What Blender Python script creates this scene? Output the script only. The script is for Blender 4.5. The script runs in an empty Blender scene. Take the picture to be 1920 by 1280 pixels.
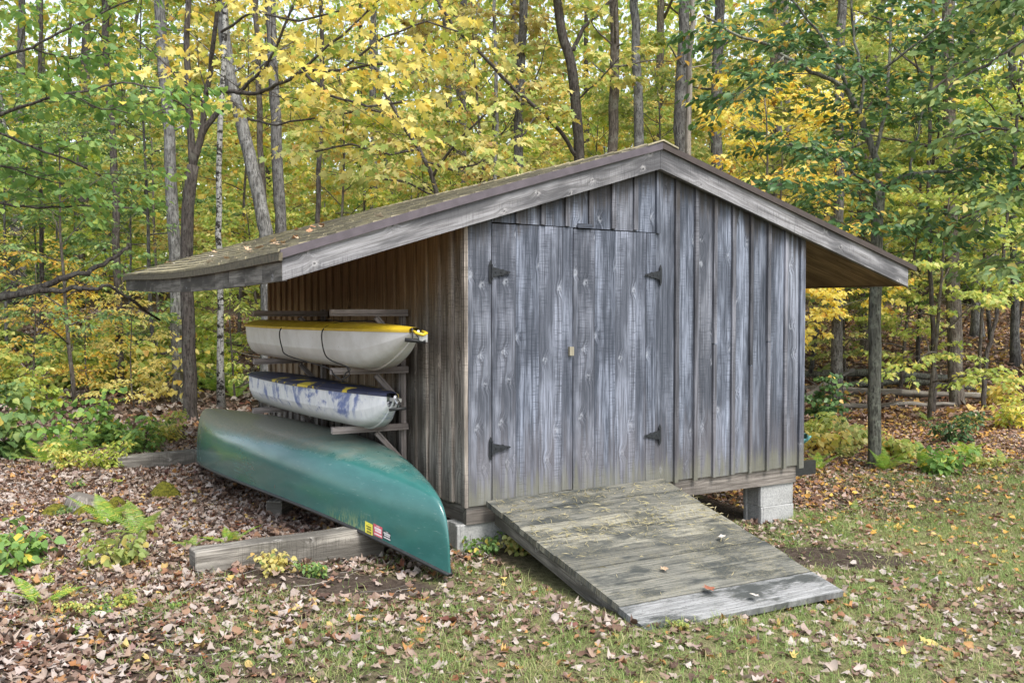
import bpy, bmesh, math, random
import numpy as np
from mathutils import Vector, Matrix
R = math.radians
SC = bpy.context.scene
COL = SC.collection

# ------------------------------------------------------------------ camera, sky, sun, exposure
CAM = np.array([-2.8809, -5.3945, 1.5685]); YAW = R(-30.805); PITCH = R(1.922); FPX = 1772.83
cd = bpy.data.cameras.new("camera"); cam = bpy.data.objects.new("camera", cd); COL.objects.link(cam)
cam.location = CAM; cam.rotation_euler = (R(90) - PITCH, 0, YAW)
cd.sensor_width = 36; cd.lens = 36 * FPX / 1920; cd.clip_start = 0.05; cd.clip_end = 2000
SC.camera = cam
W = bpy.data.worlds.new("World"); SC.world = W; W.use_nodes = True
SUN_EL, SUN_AZ = R(58), R(176)          # azimuth clockwise from +y: behind the camera
sky = W.node_tree.nodes.new("ShaderNodeTexSky"); sky.sky_type = 'NISHITA'; sky.sun_disc = False
sky.sun_elevation = SUN_EL; sky.sun_rotation = SUN_AZ; sky.air_density = 1.3; sky.dust_density = 3.0
bg = W.node_tree.nodes["Background"]; bg.inputs[1].default_value = 0.14
hs = W.node_tree.nodes.new("ShaderNodeHueSaturation"); hs.inputs["Saturation"].default_value = .5      # thin white overcast
W.node_tree.links.new(sky.outputs[0], hs.inputs["Color"]); W.node_tree.links.new(hs.outputs[0], bg.inputs[0])
sd = bpy.data.lights.new("sun", 'SUN'); sd.energy = 1.5; sd.angle = R(20); sd.color = (1, .95, .88)
so = bpy.data.objects.new("sun", sd); COL.objects.link(so)
so.rotation_euler = Vector((math.sin(SUN_AZ) * math.cos(SUN_EL), math.cos(SUN_AZ) * math.cos(SUN_EL), math.sin(SUN_EL))).to_track_quat('Z', 'Y').to_euler()
SC.view_settings.view_transform = 'Standard'; SC.view_settings.look = 'None'
SC.view_settings.exposure = 1.3; SC.view_settings.gamma = 1
cy = SC.cycles
cy.max_bounces = 7; cy.diffuse_bounces = 4; cy.glossy_bounces = 2; cy.transmission_bounces = 4; cy.transparent_max_bounces = 4
cy.use_denoising = True

# ------------------------------------------------------------------ camera geometry helpers (photo pixels, 1920 wide -> points in space)
FW = np.array([-math.sin(YAW) * math.cos(PITCH), math.cos(YAW) * math.cos(PITCH), -math.sin(PITCH)])
RT = np.array([math.cos(YAW), math.sin(YAW), 0.]); UP = np.cross(RT, FW)
def ray(px, py): return FW + RT * (px - 960) / FPX - UP * (py - 640) / FPX
def at(px, py, Z): return CAM + ray(px, py) * Z
def depth(x, y): return (x - CAM[0]) * FW[0] + (y - CAM[1]) * FW[1]

def sstep(a, b, x):
    t = np.clip((x - a) / (b - a), 0, 1); return t * t * (3 - 2 * t)
def gz(x, y):
    """height of the ground"""
    x = np.asarray(x, float); y = np.asarray(y, float)
    q = .512 * x + .859 * y
    lat = .859 * x - .512 * y
    z = -.03 - .055 * np.clip(x, 0, 4) + .03 * np.clip(-x, 0, 4)
    z = z + .018 * np.clip(q, 0, 6) + .035 * np.clip(lat - 4, 0, 6) * sstep(0, 4, q)
    z = z + .085 * np.clip(q - 8, 0, 60) * sstep(7, 14, q) + .03 * np.clip(q, -4, 0)
    z = z + .05 * np.exp(-((x + 1.5) ** 2 / .8 + (y - .25) ** 2 / .5))
    b = .02 * np.sin(1.9 * x + 1.1 * y) * np.sin(1.3 * y - .7 * x + 1) + .012 * np.sin(4.3 * x + .5) * np.sin(3.9 * y + 2)
    b2 = .12 * np.sin(.55 * x + .8) * np.sin(.47 * y + 1.7)
    return z + b + b2 * sstep(5, 12, q)
def gp(px, py):
    """the point of the ground seen at a photo pixel"""
    d = ray(px, py); t = 3.
    for k in range(4000):
        p = CAM + d * t
        if p[2] <= gz(p[0], p[1]): break
        t += .01 if t < 20 else .03
    return p

# ------------------------------------------------------------------ object helpers
def link(o, parent=None):
    COL.objects.link(o)
    if parent is not None: o.parent = parent
    return o
def tag(o, label=None, cat=None, group=None, kind=None):
    if label: o["label"] = label
    if cat: o["category"] = cat
    if group: o["group"] = group
    if kind: o["kind"] = kind
    return o
def empty(name, loc=(0, 0, 0), label=None, cat=None, group=None, rz=0):
    o = bpy.data.objects.new(name, None); o.empty_display_size = .2
    o.location = loc; o.rotation_euler = (0, 0, rz); link(o); return tag(o, label, cat, group)
def mesh_np(name, V, F, mat, parent=None, uv=None, smooth=False, link_it=True):
    """V (n,3), F (m,k) -> one mesh object"""
    me = bpy.data.meshes.new(name); V = np.asarray(V, np.float32); F = np.asarray(F, np.int32)
    n, k = F.shape
    me.vertices.add(len(V)); me.vertices.foreach_set("co", V.ravel())
    me.loops.add(n * k); me.loops.foreach_set("vertex_index", F.ravel())
    me.polygons.add(n); me.polygons.foreach_set("loop_start", np.arange(0, n * k, k, dtype=np.int32))
    me.update(calc_edges=True)
    if uv is not None:
        me.uv_layers.new(name="UVMap"); me.uv_layers[0].data.foreach_set("uv", np.asarray(uv, np.float32).ravel())
    if smooth: me.polygons.foreach_set("use_smooth", np.ones(n, bool))
    me.materials.append(mat)
    o = bpy.data.objects.new(name, me)
    if link_it: link(o, parent)
    return o
def setmat(o, mat):
    o.material_slots[0].link = 'OBJECT'; o.material_slots[0].material = mat

class Acc:
    """collects quads/tris with uv; build() makes ONE mesh"""
    def __init__(s): s.v = []; s.f = []; s.uv = []; s.m = []; s.mi = 0
    def add(s, vs, fs, uvs=None):
        b = len(s.v); s.v += [tuple(map(float, p)) for p in vs]
        for i, f in enumerate(fs):
            s.f.append([b + j for j in f]); s.m.append(s.mi)
            s.uv += uvs[i] if uvs else [(0, 0)] * len(f)
    def box(s, o, u, v, n, taper=0, jit=0, rng=random):
        """box from corner o with edge vectors u (along the grain), v, n"""
        o, u, v, n = (np.array(q, float) for q in (o, u, v, n))
        L, Wd, T = (np.linalg.norm(q) for q in (u, v, n))
        P = [o, o + u, o + u + v, o + v, o + n, o + u + n, o + u + v + n, o + v + n]
        if jit: P = [p + np.array([rng.uniform(-jit, jit) for _ in range(3)]) for p in P]
        if np.dot(np.cross(u, v), n) > 0: fs = [(3, 2, 1, 0), (4, 5, 6, 7), (0, 1, 5, 4), (1, 2, 6, 5), (2, 3, 7, 6), (3, 0, 4, 7)]
        else: fs = [(0, 1, 2, 3), (7, 6, 5, 4), (4, 5, 1, 0), (5, 6, 2, 1), (6, 7, 3, 2), (7, 4, 0, 3)]
        lc = [(0, 0, 0), (L, 0, 0), (L, Wd, 0), (0, Wd, 0), (0, 0, T), (L, 0, T), (L, Wd, T), (0, Wd, T)]
        s.add(P, fs, [[(lc[j][0], lc[j][1] + lc[j][2]) for j in f] for f in fs])
    def tube(s, pts, rad, n=8, cap=True, flat=1.0):
        pts = [np.array(p, float) for p in pts]; rad = list(rad) if hasattr(rad, '__len__') else [rad] * len(pts)
        b = len(s.v); ref = None; d0 = 0
        for i, p in enumerate(pts):
            t = pts[min(i + 1, len(pts) - 1)] - pts[max(i - 1, 0)]; t = t / (np.linalg.norm(t) + 1e-9)
            if ref is None: ref = np.cross(t, [0, 0, 1.]) if abs(t[2]) < .9 else np.cross(t, [1., 0, 0])
            ref = ref - t * np.dot(ref, t); ref /= np.linalg.norm(ref) + 1e-9; bi = np.cross(t, ref)
            for k in range(n):
                a = 2 * math.pi * k / n
                s.v.append(tuple(p + rad[i] * (math.cos(a) * ref + flat * math.sin(a) * bi)))
            if i:
                d1 = d0 + np.linalg.norm(p - pts[i - 1])
                for k in range(n):
                    k2 = (k + 1) % n
                    s.f.append([b + (i - 1) * n + k, b + (i - 1) * n + k2, b + i * n + k2, b + i * n + k]); s.m.append(s.mi)
                    c = 2 * math.pi * rad[i]
                    s.uv += [(d0, c * k / n), (d0, c * (k + 1) / n), (d1, c * (k + 1) / n), (d1, c * k / n)]
                d0 = d1
        if cap:
            for e, rev in ((0, True), (len(pts) - 1, False)):
                f = [b + e * n + k for k in range(n)]; f = f[::-1] if rev else f
                s.f.append(f); s.m.append(s.mi); s.uv += [(0, 0)] * n
    def build(s, name, mat, parent=None, smooth=False):
        me = bpy.data.meshes.new(name); me.from_pydata(s.v, [], s.f)
        me.uv_layers.new(name="UVMap"); me.uv_layers[0].data.foreach_set("uv", np.array(s.uv, np.float32).ravel())
        for m in (mat if isinstance(mat, (list, tuple)) else [mat]): me.materials.append(m)
        me.polygons.foreach_set("material_index", np.array(s.m, np.int32))
        if smooth: me.polygons.foreach_set("use_smooth", np.ones(len(s.f), bool))
        me.update()
        return link(bpy.data.objects.new(name, me), parent)

# ------------------------------------------------------------------ materials
class NB:
    def __init__(s, name):
        s.mat = bpy.data.materials.new(name); s.mat.use_nodes = True; s.t = s.mat.node_tree
        s.bsdf = s.t.nodes["Principled BSDF"]; s.out = s.t.nodes["Material Output"]
    def n(s, typ, **kw):
        nd = s.t.nodes.new("ShaderNode" + typ)
        for k, v in kw.items(): setattr(nd, k, v)
        return nd
    def set(s, sock, v):
        if v is None: return
        if hasattr(v, 'is_output'): s.t.links.new(v, sock)
        elif isinstance(v, (tuple, list)) and len(v) == 3 and sock.type == 'RGBA': sock.default_value = (*v, 1)
        else: sock.default_value = v
    def math(s, op, a, b=0., c=None, clamp=False):
        nd = s.n("Math", operation=op, use_clamp=clamp); s.set(nd.inputs[0], a); s.set(nd.inputs[1], b); s.set(nd.inputs[2], c); return nd.outputs[0]
    def vmath(s, op, a, b=(0, 0, 0)):
        nd = s.n("VectorMath", operation=op); s.set(nd.inputs[0], a); s.set(nd.inputs[1], b); return nd.outputs[0]
    def noise(s, vec, scale=1., detail=4., rough=.55, dist=0.):
        nd = s.n("TexNoise"); s.set(nd.inputs["Vector"], vec); s.set(nd.inputs["Scale"], scale); s.set(nd.inputs["Detail"], detail)
        s.set(nd.inputs["Roughness"], rough); s.set(nd.inputs["Distortion"], dist); return nd.outputs[0]
    def voro(s, vec, scale=1., feature='F1', rnd=1., out=0, dim='3D'):
        nd = s.n("TexVoronoi", feature=feature, voronoi_dimensions=dim); s.set(nd.inputs["Vector"], vec); s.set(nd.inputs["Scale"], scale); s.set(nd.inputs["Randomness"], rnd); return nd.outputs[out]
    def ramp(s, fac, stops, interp='LINEAR'):
        nd = s.n("ValToRGB"); cr = nd.color_ramp; cr.interpolation = interp
        while len(cr.elements) < len(stops): cr.elements.new(.5)
        for e, (p, c) in zip(cr.elements, stops):
            e.position = p; e.color = (c, c, c, 1) if not isinstance(c, (tuple, list)) else (*c, 1)
        s.set(nd.inputs[0], fac); return nd.outputs[0]
    def rng(s, v, a, b, c=0., d=1., smooth=True):
        nd = s.n("MapRange", interpolation_type='SMOOTHSTEP' if smooth else 'LINEAR'); nd.clamp = True if not smooth else nd.clamp
        for i, q in enumerate((v, a, b, c, d)): s.set(nd.inputs[i], q)
        return nd.outputs[0]
    def mix(s, f, a, b, blend='MIX'):
        nd = s.n("Mix", data_type='RGBA', blend_type=blend); s.set(nd.inputs[0], f); s.set(nd.inputs[6], a); s.set(nd.inputs[7], b); return nd.outputs[2]
    def xyz(s, x=0., y=0., z=0.):
        nd = s.n("CombineXYZ"); s.set(nd.inputs[0], x); s.set(nd.inputs[1], y); s.set(nd.inputs[2], z); return nd.outputs[0]
    def sep(s, v):
        nd = s.n("SeparateXYZ"); s.set(nd.inputs[0], v); return nd.outputs
    def uv(s): return s.n("UVMap").outputs[0]
    def obj(s): return s.n("TexCoord").outputs["Object"]
    def geo(s, k): return s.n("NewGeometry").outputs[k]
    def island(s): return s.geo("Random Per Island")
    def hsv(s, c, h=.5, sa=1., v=1.):
        nd = s.n("HueSaturation"); s.set(nd.inputs["Hue"], h); s.set(nd.inputs["Saturation"], sa); s.set(nd.inputs["Value"], v); s.set(nd.inputs["Color"], c); return nd.outputs[0]
    def bump(s, h, strength=.5, dist=.01):
        nd = s.n("Bump"); nd.inputs["Strength"].default_value = strength; nd.inputs["Distance"].default_value = dist
        s.set(nd.inputs["Height"], h); s.t.links.new(nd.outputs[0], s.bsdf.inputs["Normal"])
    def done(s, color=None, rough=.8, metal=0., spec=None):
        s.set(s.bsdf.inputs["Base Color"], color); s.set(s.bsdf.inputs["Roughness"], rough); s.set(s.bsdf.inputs["Metallic"], metal)
        if spec is not None: s.set(s.bsdf.inputs["Specular IOR Level"], spec)
        return s.mat
def plain(name, c, rough=.6, metal=0., var=.25, scale=14):
    b = NB(name); f = b.noise(b.obj(), scale, 5)
    c2 = b.mix(b.rng(f, .3, .7), tuple(q * (1 - var) for q in c), tuple(min(1, q * (1 + var)) for q in c))
    return b.done(c2, rough, metal)

def wood(name, dark, light, halo=None, sawmarks=.5, stain=.55, zwear=None, warm=None, bump=.35, tone=(.72, 1.2), knots=1.):
    """weathered boards; grain runs along u of each board's own uv"""
    b = NB(name); r = b.island(); u, v, _ = b.sep(b.uv())
    ro = b.math('MULTIPLY', r, 71.3)
    uo = b.math('ADD', u, ro)
    # knots: grain bends round them
    kv = b.xyz(b.math('MULTIPLY', uo, 4.2), b.math('ADD', b.math('MULTIPLY', v, 5.6), b.math('MULTIPLY', r, 31.7)), 0.)
    kw = b.noise(b.xyz(b.math('MULTIPLY', uo, 30.), b.math('MULTIPLY', v, 45.), ro), 1., 3., .6)
    kv = b.vmath('ADD', kv, b.xyz(b.math('MULTIPLY', b.math('SUBTRACT', kw, .5), .16), b.math('MULTIPLY', b.math('SUBTRACT', kw, .5), .22), 0.))
    kd = b.voro(kv, 1., rnd=1., dim='2D')
    kcol = b.voro(kv, 1., rnd=1., out=1, dim='2D')
    kpick = b.math('GREATER_THAN', b.sep(kcol)[0], b.math('ADD', .40, b.math('MULTIPLY', b.math('FRACT', b.math('MULTIPLY', r, 29.3)), .58)))
    near = b.math('MULTIPLY', b.rng(kd, .0, .34, 1., 0.), kpick)
    bend = b.math('MULTIPLY', near, .028)
    vb = b.math('ADD', v, bend)
    fine = b.noise(b.xyz(b.math('MULTIPLY', uo, 3.2), b.math('MULTIPLY', vb, 105.), ro), 1., 6., .72)
    mid = b.noise(b.xyz(b.math('MULTIPLY', uo, 1.1), b.math('MULTIPLY', vb, 38.), ro), 1., 4., .6, .8)
    big = b.noise(b.xyz(b.math('MULTIPLY', uo, 1.6), b.math('MULTIPLY', v, 7.), ro), 1., 4., .55)
    g = b.math('ADD', b.math('MULTIPLY', fine, .62), b.math('MULTIPLY', mid, .38))
    col = b.mix(b.rng(g, .38, .61), dark, light)
    col = b.mix(1., col, b.ramp(r, [(0, tone[0]), (.45, (tone[0] + tone[1]) / 2 * 1.02), (1, tone[1])]), 'MULTIPLY')
    if warm is not None:
        wr = b.math('FRACT', b.math('MULTIPLY', r, 13.7))
        col = b.mix(b.math('MULTIPLY', b.rng(wr, .35, .95), .3), col, b.mix(b.rng(g, .3, .7), tuple(q * .6 for q in warm), warm))
    col = b.mix(b.math('MULTIPLY', b.rng(big, .60, .40), stain), col, tuple(q * .55 for q in dark))
    saw = b.noise(b.xyz(b.math('MULTIPLY', uo, 150.), b.math('MULTIPLY', v, 9.), ro), 1., 2., .5)
    sawm = b.math('MULTIPLY', b.math('MULTIPLY', b.rng(saw, .50, .66), b.rng(b.noise(b.xyz(b.math('MULTIPLY', uo, 1.5), b.math('MULTIPLY', v, 9.), ro), 1., 2.), .42, .62)), sawmarks)
    col = b.mix(sawm, col, tuple(q * .62 for q in dark))
    if halo is not None and knots:
        h = b.math('MULTIPLY', b.rng(kd, .03, .16, 1., 0.), b.math('MULTIPLY', kpick, .8 * knots))
        h = b.math('MULTIPLY', h, b.rng(kw, .42, .58))
        col = b.mix(h, col, halo)
        core = b.math('MULTIPLY', b.rng(kd, .02, .055, 1., 0.), b.math('MULTIPLY', kpick, .75 * knots))
        col = b.mix(core, col, tuple(q * .3 for q in dark))
    crack = b.math('MULTIPLY', b.rng(fine, .385, .31), .75)
    col = b.mix(crack, col, tuple(q * .3 for q in dark))
    if zwear is not None: col = zwear(b, col, g, big)
    b.bump(b.math('ADD', g, b.math('MULTIPLY', sawm, -.3)), bump, .012)
    return b.done(col, .85, spec=.25)

def front_wear(b, col, g, big):
    P = b.sep(b.obj()); x, z = P[0], P[2]
    n = b.noise(b.xyz(b.math('MULTIPLY', x, 22.), 0., b.math('MULTIPLY', z, 2.)), 1., 4., .6)
    # run-off stains under the barge boards, damp green foot
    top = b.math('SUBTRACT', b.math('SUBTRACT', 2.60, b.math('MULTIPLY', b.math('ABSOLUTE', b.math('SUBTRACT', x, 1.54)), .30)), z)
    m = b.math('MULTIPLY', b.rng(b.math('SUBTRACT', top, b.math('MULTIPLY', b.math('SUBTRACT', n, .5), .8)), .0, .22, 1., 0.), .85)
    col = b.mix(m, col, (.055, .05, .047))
    n2 = b.noise(b.xyz(b.math('MULTIPLY', x, 14.), 3., b.math('MULTIPLY', z, 1.2)), 1., 4., .6)
    lo = b.math('MULTIPLY', b.rng(b.math('SUBTRACT', z, b.math('MULTIPLY', b.math('SUBTRACT', n2, .5), 1.6)), .35, .95, 1., 0.), .55)
    col = b.mix(lo, col, (.12, .112, .12))
    gr = b.math('MULTIPLY', b.rng(b.math('SUBTRACT', z, b.math('MULTIPLY', b.math('SUBTRACT', n, .5), .7)), .30, .50, 1., 0.), .4)
    return b.mix(gr, col, (.20, .20, .12))
def side_wear(b, col, g, big):
    P = b.sep(b.obj()); y, z = P[1], P[2]
    n = b.noise(b.xyz(b.math('MULTIPLY', y, 9.), 0., b.math('MULTIPLY', z, 1.5)), 1., 4., .6)
    t = b.math('ADD', z, b.math('MULTIPLY', b.math('SUBTRACT', n, .5), .7))
    t = b.math('ADD', t, b.math('MINIMUM', b.math('MULTIPLY', b.math('SUBTRACT', y, 1.25), .9), .15))
    sheltered = b.rng(t, .75, 1.45)
    brown = b.mix(b.rng(g, .3, .7), (.17, .11, .06), (.52, .36, .21))
    return b.mix(b.math('MULTIPLY', sheltered, .92), col, brown)

M = {}
M['front'] = wood('weathered_blue_grey_boards', (.052, .062, .084), (.265, .298, .372), halo=(.50, .53, .59), zwear=front_wear, warm=(.29, .285, .30), tone=(.62, 1.28), stain=.7, sawmarks=.4, knots=.55)
M['batten'] = wood('weathered_shaded_battens', (.06, .062, .072), (.20, .205, .235), halo=None, zwear=front_wear, tone=(.6, 1.5))  # darker than the boards: weathering plus the battens' shadow put into the colour
M['door'] = wood('weathered_door_boards', (.052, .062, .084), (.25, .28, .352), halo=(.50, .53, .59), zwear=front_wear, warm=(.25, .245, .265), tone=(.72, 1.18), sawmarks=.5, stain=.7, knots=.6)
M['side'] = wood('sheltered_side_boards', (.115, .098, .083), (.42, .375, .33), halo=(.2, .18, .16), zwear=side_wear, tone=(.62, 1.2), knots=.6)
M['barge'] = wood('weathered_barge_boards', (.12, .12, .13), (.35, .355, .385), halo=(.42, .41, .41), stain=.8, warm=(.27, .25, .22), tone=(.85, 1.15))
M['fascia'] = wood('mossy_fascia', (.10, .092, .08), (.26, .245, .215), halo=(.3, .3, .3), stain=.95)
M['rack'] = wood('rack_lumber', (.14, .12, .11), (.44, .39, .37), halo=(.4, .36, .33), tone=(.7, 1.3), sawmarks=.2)
M['sill'] = wood('sill_lumber', (.10, .088, .078), (.27, .245, .22), halo=(.3, .27, .24), sawmarks=.2)
M['timber'] = wood('grey_timber', (.12, .11, .095), (.33, .31, .275), halo=(.4, .38, .35), stain=.8, bump=.8)
M['soffit'] = wood('brown_plywood', (.14, .092, .055), (.32, .22, .135), stain=.6, knots=0, sawmarks=0)
M['deadwood'] = wood('bleached_dead_wood', (.13, .115, .10), (.36, .33, .29), halo=(.4, .4, .38), stain=.7, bump=.8)

def ramp_mat(name, dark, light, algae, straw):
    b = NB(name); r = b.island(); u, v, _ = b.sep(b.uv()); ro = b.math('MULTIPLY', r, 57.)
    uo = b.math('ADD', u, ro); P = b.obj()
    fine = b.noise(b.xyz(b.math('MULTIPLY', uo, 4.), b.math('MULTIPLY', v, 120.), ro), 1., 5., .65)
    col = b.mix(b.rng(fine, .3, .7), dark, light)
    col = b.mix(1., col, b.ramp(r, [(0, .78), (1, 1.2)]), 'MULTIPLY')
    bl = b.noise(b.xyz(b.math('MULTIPLY', uo, 2.2), b.math('MULTIPLY', v, 8.), ro), 1., 6., .68)
    col = b.mix(b.math('MULTIPLY', b.rng(bl, .46, .60), algae), col, (.045, .05, .048))
    sp = b.noise(P, 90., 3., .7)
    col = b.mix(b.math('MULTIPLY', b.rng(sp, .55, .68), .6), col, (.05, .05, .045))
    st = b.noise(P, 5., 5., .7)
    st2 = b.noise(b.xyz(b.math('MULTIPLY', uo, 40.), b.math('MULTIPLY', v, 60.), 0.), 1., 4., .7, 1.5)
    m = b.math('MULTIPLY', b.math('MULTIPLY', b.rng(st, .40, .62), b.rng(st2, .45, .6)), straw)
    col = b.mix(m, col, (.33, .29, .17))
    b.bump(b.math('ADD', fine, sp), .4, .008)
    return b.done(col, .9, spec=.2)
M['ramp'] = ramp_mat('mossy_ramp_planks', (.066, .067, .06), (.185, .182, .155), .95, .28)
M['ramp_worn'] = ramp_mat('worn_pale_plank', (.10, .097, .08), (.27, .26, .21), .85, .22)
M['ramp_low'] = ramp_mat('grey_ramp_plank', (.16, .165, .165), (.34, .345, .345), .95, .05)

# shingles
b = NB('lichened_shingles'); r = b.island(); P = b.obj()
n1 = b.noise(P, 3., 5., .6); n2 = b.noise(P, 60., 3., .7)
c = b.mix(b.rng(n1, .35, .65), (.20, .18, .135), (.32, .285, .185))
c = b.mix(1., c, b.ramp(r, [(0, .7), (1, 1.3)]), 'MULTIPLY'); c = b.mix(b.math('MULTIPLY', b.rng(n2, .5, .7), .5), c, (.07, .065, .055))
c = b.mix(b.math('MULTIPLY', b.rng(b.noise(P, 9., 5., .7), .58, .7), .35), c, (.20, .19, .09))
b.bump(n2, .5, .006); M['shingle'] = b.done(c, .95, spec=.15)
M['drip'] = plain('purple_brown_metal', (.10, .084, .096), .45, .2, .15)
M['drip2'] = plain('brown_metal', (.06, .045, .04), .45, .2, .15)
M['olive'] = plain('stained_drip_edge', (.095, .08, .05), .7, 0, .4, 30)
M['iron'] = plain('black_iron', (.016, .019, .023), .6, .2, .4, 60)
M['dark'] = plain('dark_inside', (.01, .009, .008), .95)
M['rubber'] = plain('black_rubber', (.018, .019, .02), .5, 0, .3, 40)
M['cord'] = plain('black_cord', (.022, .02, .02), .7)
M['steel'] = plain('dull_steel', (.45, .46, .47), .35, .8, .2, 60)
M['latch'] = wood('pale_latch_wood', (.28, .25, .18), (.45, .42, .32), halo=None, knots=0, sawmarks=0)
M['teal'] = plain('teal_tarp', (.16, .42, .42), .5, 0, .25, 20)
b = NB('concrete_block'); P = b.obj(); n = b.noise(P, 60., 5., .7); n2 = b.noise(P, 4., 4.)
c = b.mix(b.rng(n, .3, .7), (.26, .265, .265), (.42, .425, .42)); c = b.mix(b.math('MULTIPLY', b.rng(n2, .45, .7), .45), c, (.17, .17, .155))
b.bump(n, .5, .005); M['block'] = b.done(c, .95, spec=.2)

# boats
b = NB('green_canoe_hull'); P = b.sep(b.obj()); O = b.obj()
n1 = b.noise(b.xyz(b.math('MULTIPLY', P[0], 9.), b.math('MULTIPLY', P[1], 2.5), b.math('MULTIPLY', P[2], 9.)), 1., 6., .65)
c = b.mix(b.rng(n1, .35, .65), (.026, .115, .108), (.034, .138, .128))
up = b.sep(b.geo("Normal"))[2]
# dust and pine litter settled on the flat of the bottom, more towards the far end
dn = b.noise(O, 6., 6., .7); dn2 = b.noise(O, 70., 3., .7)
du = b.math('ADD', b.rng(up, .25, .98), b.math('MULTIPLY', b.math('SUBTRACT', dn, .5), .9))
du = b.math('ADD', du, b.math('MULTIPLY', b.math('SUBTRACT', P[1], 1.1), .32))
dust = b.math('MULTIPLY', b.math('MULTIPLY', b.rng(du, .5, 1.25), b.rng(up, -.25, .35)), b.rng(dn2, .2, .55, .6, .92))
c = b.mix(dust, c, b.mix(b.rng(dn2, .35, .7), (.155, .15, .115), (.27, .255, .20)))
sc = b.noise(b.xyz(b.math('MULTIPLY', P[0], 20.), b.math('MULTIPLY', P[1], 60.), b.math('MULTIPLY', P[2], 14.)), 1., 5., .75)
zone = b.math('MULTIPLY', b.rng(b.math('ABSOLUTE', b.math('SUBTRACT', P[1], .28)), .08, .34, 1., 0.), b.rng(b.math('ADD', P[2], b.math('MULTIPLY', sc, .12)), .40, .22))
c = b.mix(b.math('MULTIPLY', b.math('MULTIPLY', b.rng(sc, .44, .58), zone), .85), c, (.26, .33, .14))
scr = b.noise(b.xyz(b.math('MULTIPLY', P[0], 30.), b.math('MULTIPLY', P[1], 3.), b.math('MULTIPLY', P[2], 90.)), 1., 3., .8)
c = b.mix(b.math('MULTIPLY', b.rng(scr, .62, .72), .5), c, (.2, .3, .28))
b.bump(b.noise(O, 3., 2.), .05, .01)
b.bsdf.inputs['Coat Weight'].default_value = .3; b.bsdf.inputs['Coat Roughness'].default_value = .12
M['canoe'] = b.done(c, b.math('ADD', .20, b.math('MULTIPLY', dust, .5)), spec=.6)
b = NB('white_boat_hull'); O = b.obj(); n = b.noise(O, 5., 5., .65); n2 = b.noise(O, 45., 3., .7)
P = b.sep(O)
c = b.mix(b.rng(n, .3, .7), (.62, .61, .59), (.76, .76, .76))
c = b.mix(b.math('MULTIPLY', b.rng(P[2], .13, .02), .45), c, (.40, .37, .31))
c = b.mix(b.math('MULTIPLY', b.rng(n2, .68, .74), .5), c, (.15, .12, .09)); M['white_hull'] = b.done(c, .38)
b = NB('yellow_boat_deck'); n = b.noise(b.obj(), 7., 5., .7); c = b.mix(b.rng(n, .3, .7), (.50, .33, .018), (.66, .47, .03)); M['yellow_deck'] = b.done(c, .45)
b = NB('blue_sprayed_hull'); O = b.obj(); P = b.sep(O)
n = b.noise(b.xyz(b.math('MULTIPLY', P[0], 4.), b.math('MULTIPLY', P[1], 4.6), b.math('MULTIPLY', P[2], 5.)), 1., 5., .65, .6)
n2 = b.noise(b.xyz(b.math('MULTIPLY', P[0], 16.), b.math('MULTIPLY', P[1], 22.), b.math('MULTIPLY', P[2], 5.)), 1., 5., .65)
c = b.mix(b.rng(n2, .3, .7), (.66, .68, .70), (.82, .83, .85))
s = b.math('ADD', n, b.math('MULTIPLY', b.math('SUBTRACT', n2, .5), .3))
s = b.math('MULTIPLY', b.rng(s, .455, .60), b.rng(b.math('ADD', P[2], b.math('MULTIPLY', b.math('SUBTRACT', n2, .5), .1)), .06, .12))
c = b.mix(b.math('MULTIPLY', s, .85), c, (.06, .115, .36))
c = b.mix(b.math('MULTIPLY', b.rng(P[2], .10, .06), .6), c, (.36, .37, .34)); M['blue_hull'] = b.done(c, .45)
b = NB('peeling_navy_deck'); O = b.obj(); P = b.sep(O); n = b.noise(O, 4.6, 5., .6)
m = b.math('MULTIPLY', b.rng(n, .55, .58), b.rng(b.math('ADD', P[1], b.math('MULTIPLY', n, .6)), .95, .5))
c = b.mix(m, b.mix(b.noise(O, 12., 4.), (.012, .014, .035), (.045, .055, .12)), (.62, .48, .05)); M['navy_deck'] = b.done(c, .55)
for k, cc in dict(yellow=(.75, .68, .08), red=(.55, .09, .13), black=(.02, .02, .03), white=(.78, .78, .78), ink=(.05, .05, .02)).items():
    M['st_' + k] = plain('sticker_' + k, cc, .4, 0, .08)

def leaf(name, stops, trans=.45, rough=.5, patchy=0.):
    """leaf colour picked per leaf, nudged per plant"""
    b = NB(name); r = b.island(); oi = b.n("ObjectInfo").outputs["Random"]
    n = b.noise(b.obj(), 1.1, 2.)
    if patchy: r = b.math('ADD', b.math('MULTIPLY', r, .62), b.math('MULTIPLY', b.math('SUBTRACT', b.noise(b.obj(), 2.2, 4., .6), .34), patchy), clamp=True)
    c = b.ramp(r, stops)
    c = b.hsv(c, b.math('ADD', .487, b.math('MULTIPLY', n, .026)), b.math('ADD', .9, b.math('MULTIPLY', oi, .2)), b.math('ADD', .82, b.math('MULTIPLY', oi, .36)))
    b.set(b.bsdf.inputs["Base Color"], c); b.bsdf.inputs["Roughness"].default_value = rough; b.bsdf.inputs["Specular IOR Level"].default_value = .3
    tr = b.n("BsdfTranslucent"); b.set(tr.inputs[0], b.hsv(c, .5, 1.05, 1.3))
    mx = b.n("MixShader"); mx.inputs[0].default_value = trans
    b.t.links.new(b.bsdf.outputs[0], mx.inputs[1]); b.t.links.new(tr.outputs[0], mx.inputs[2]); b.t.links.new(mx.outputs[0], b.out.inputs[0])
    return b.mat
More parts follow.
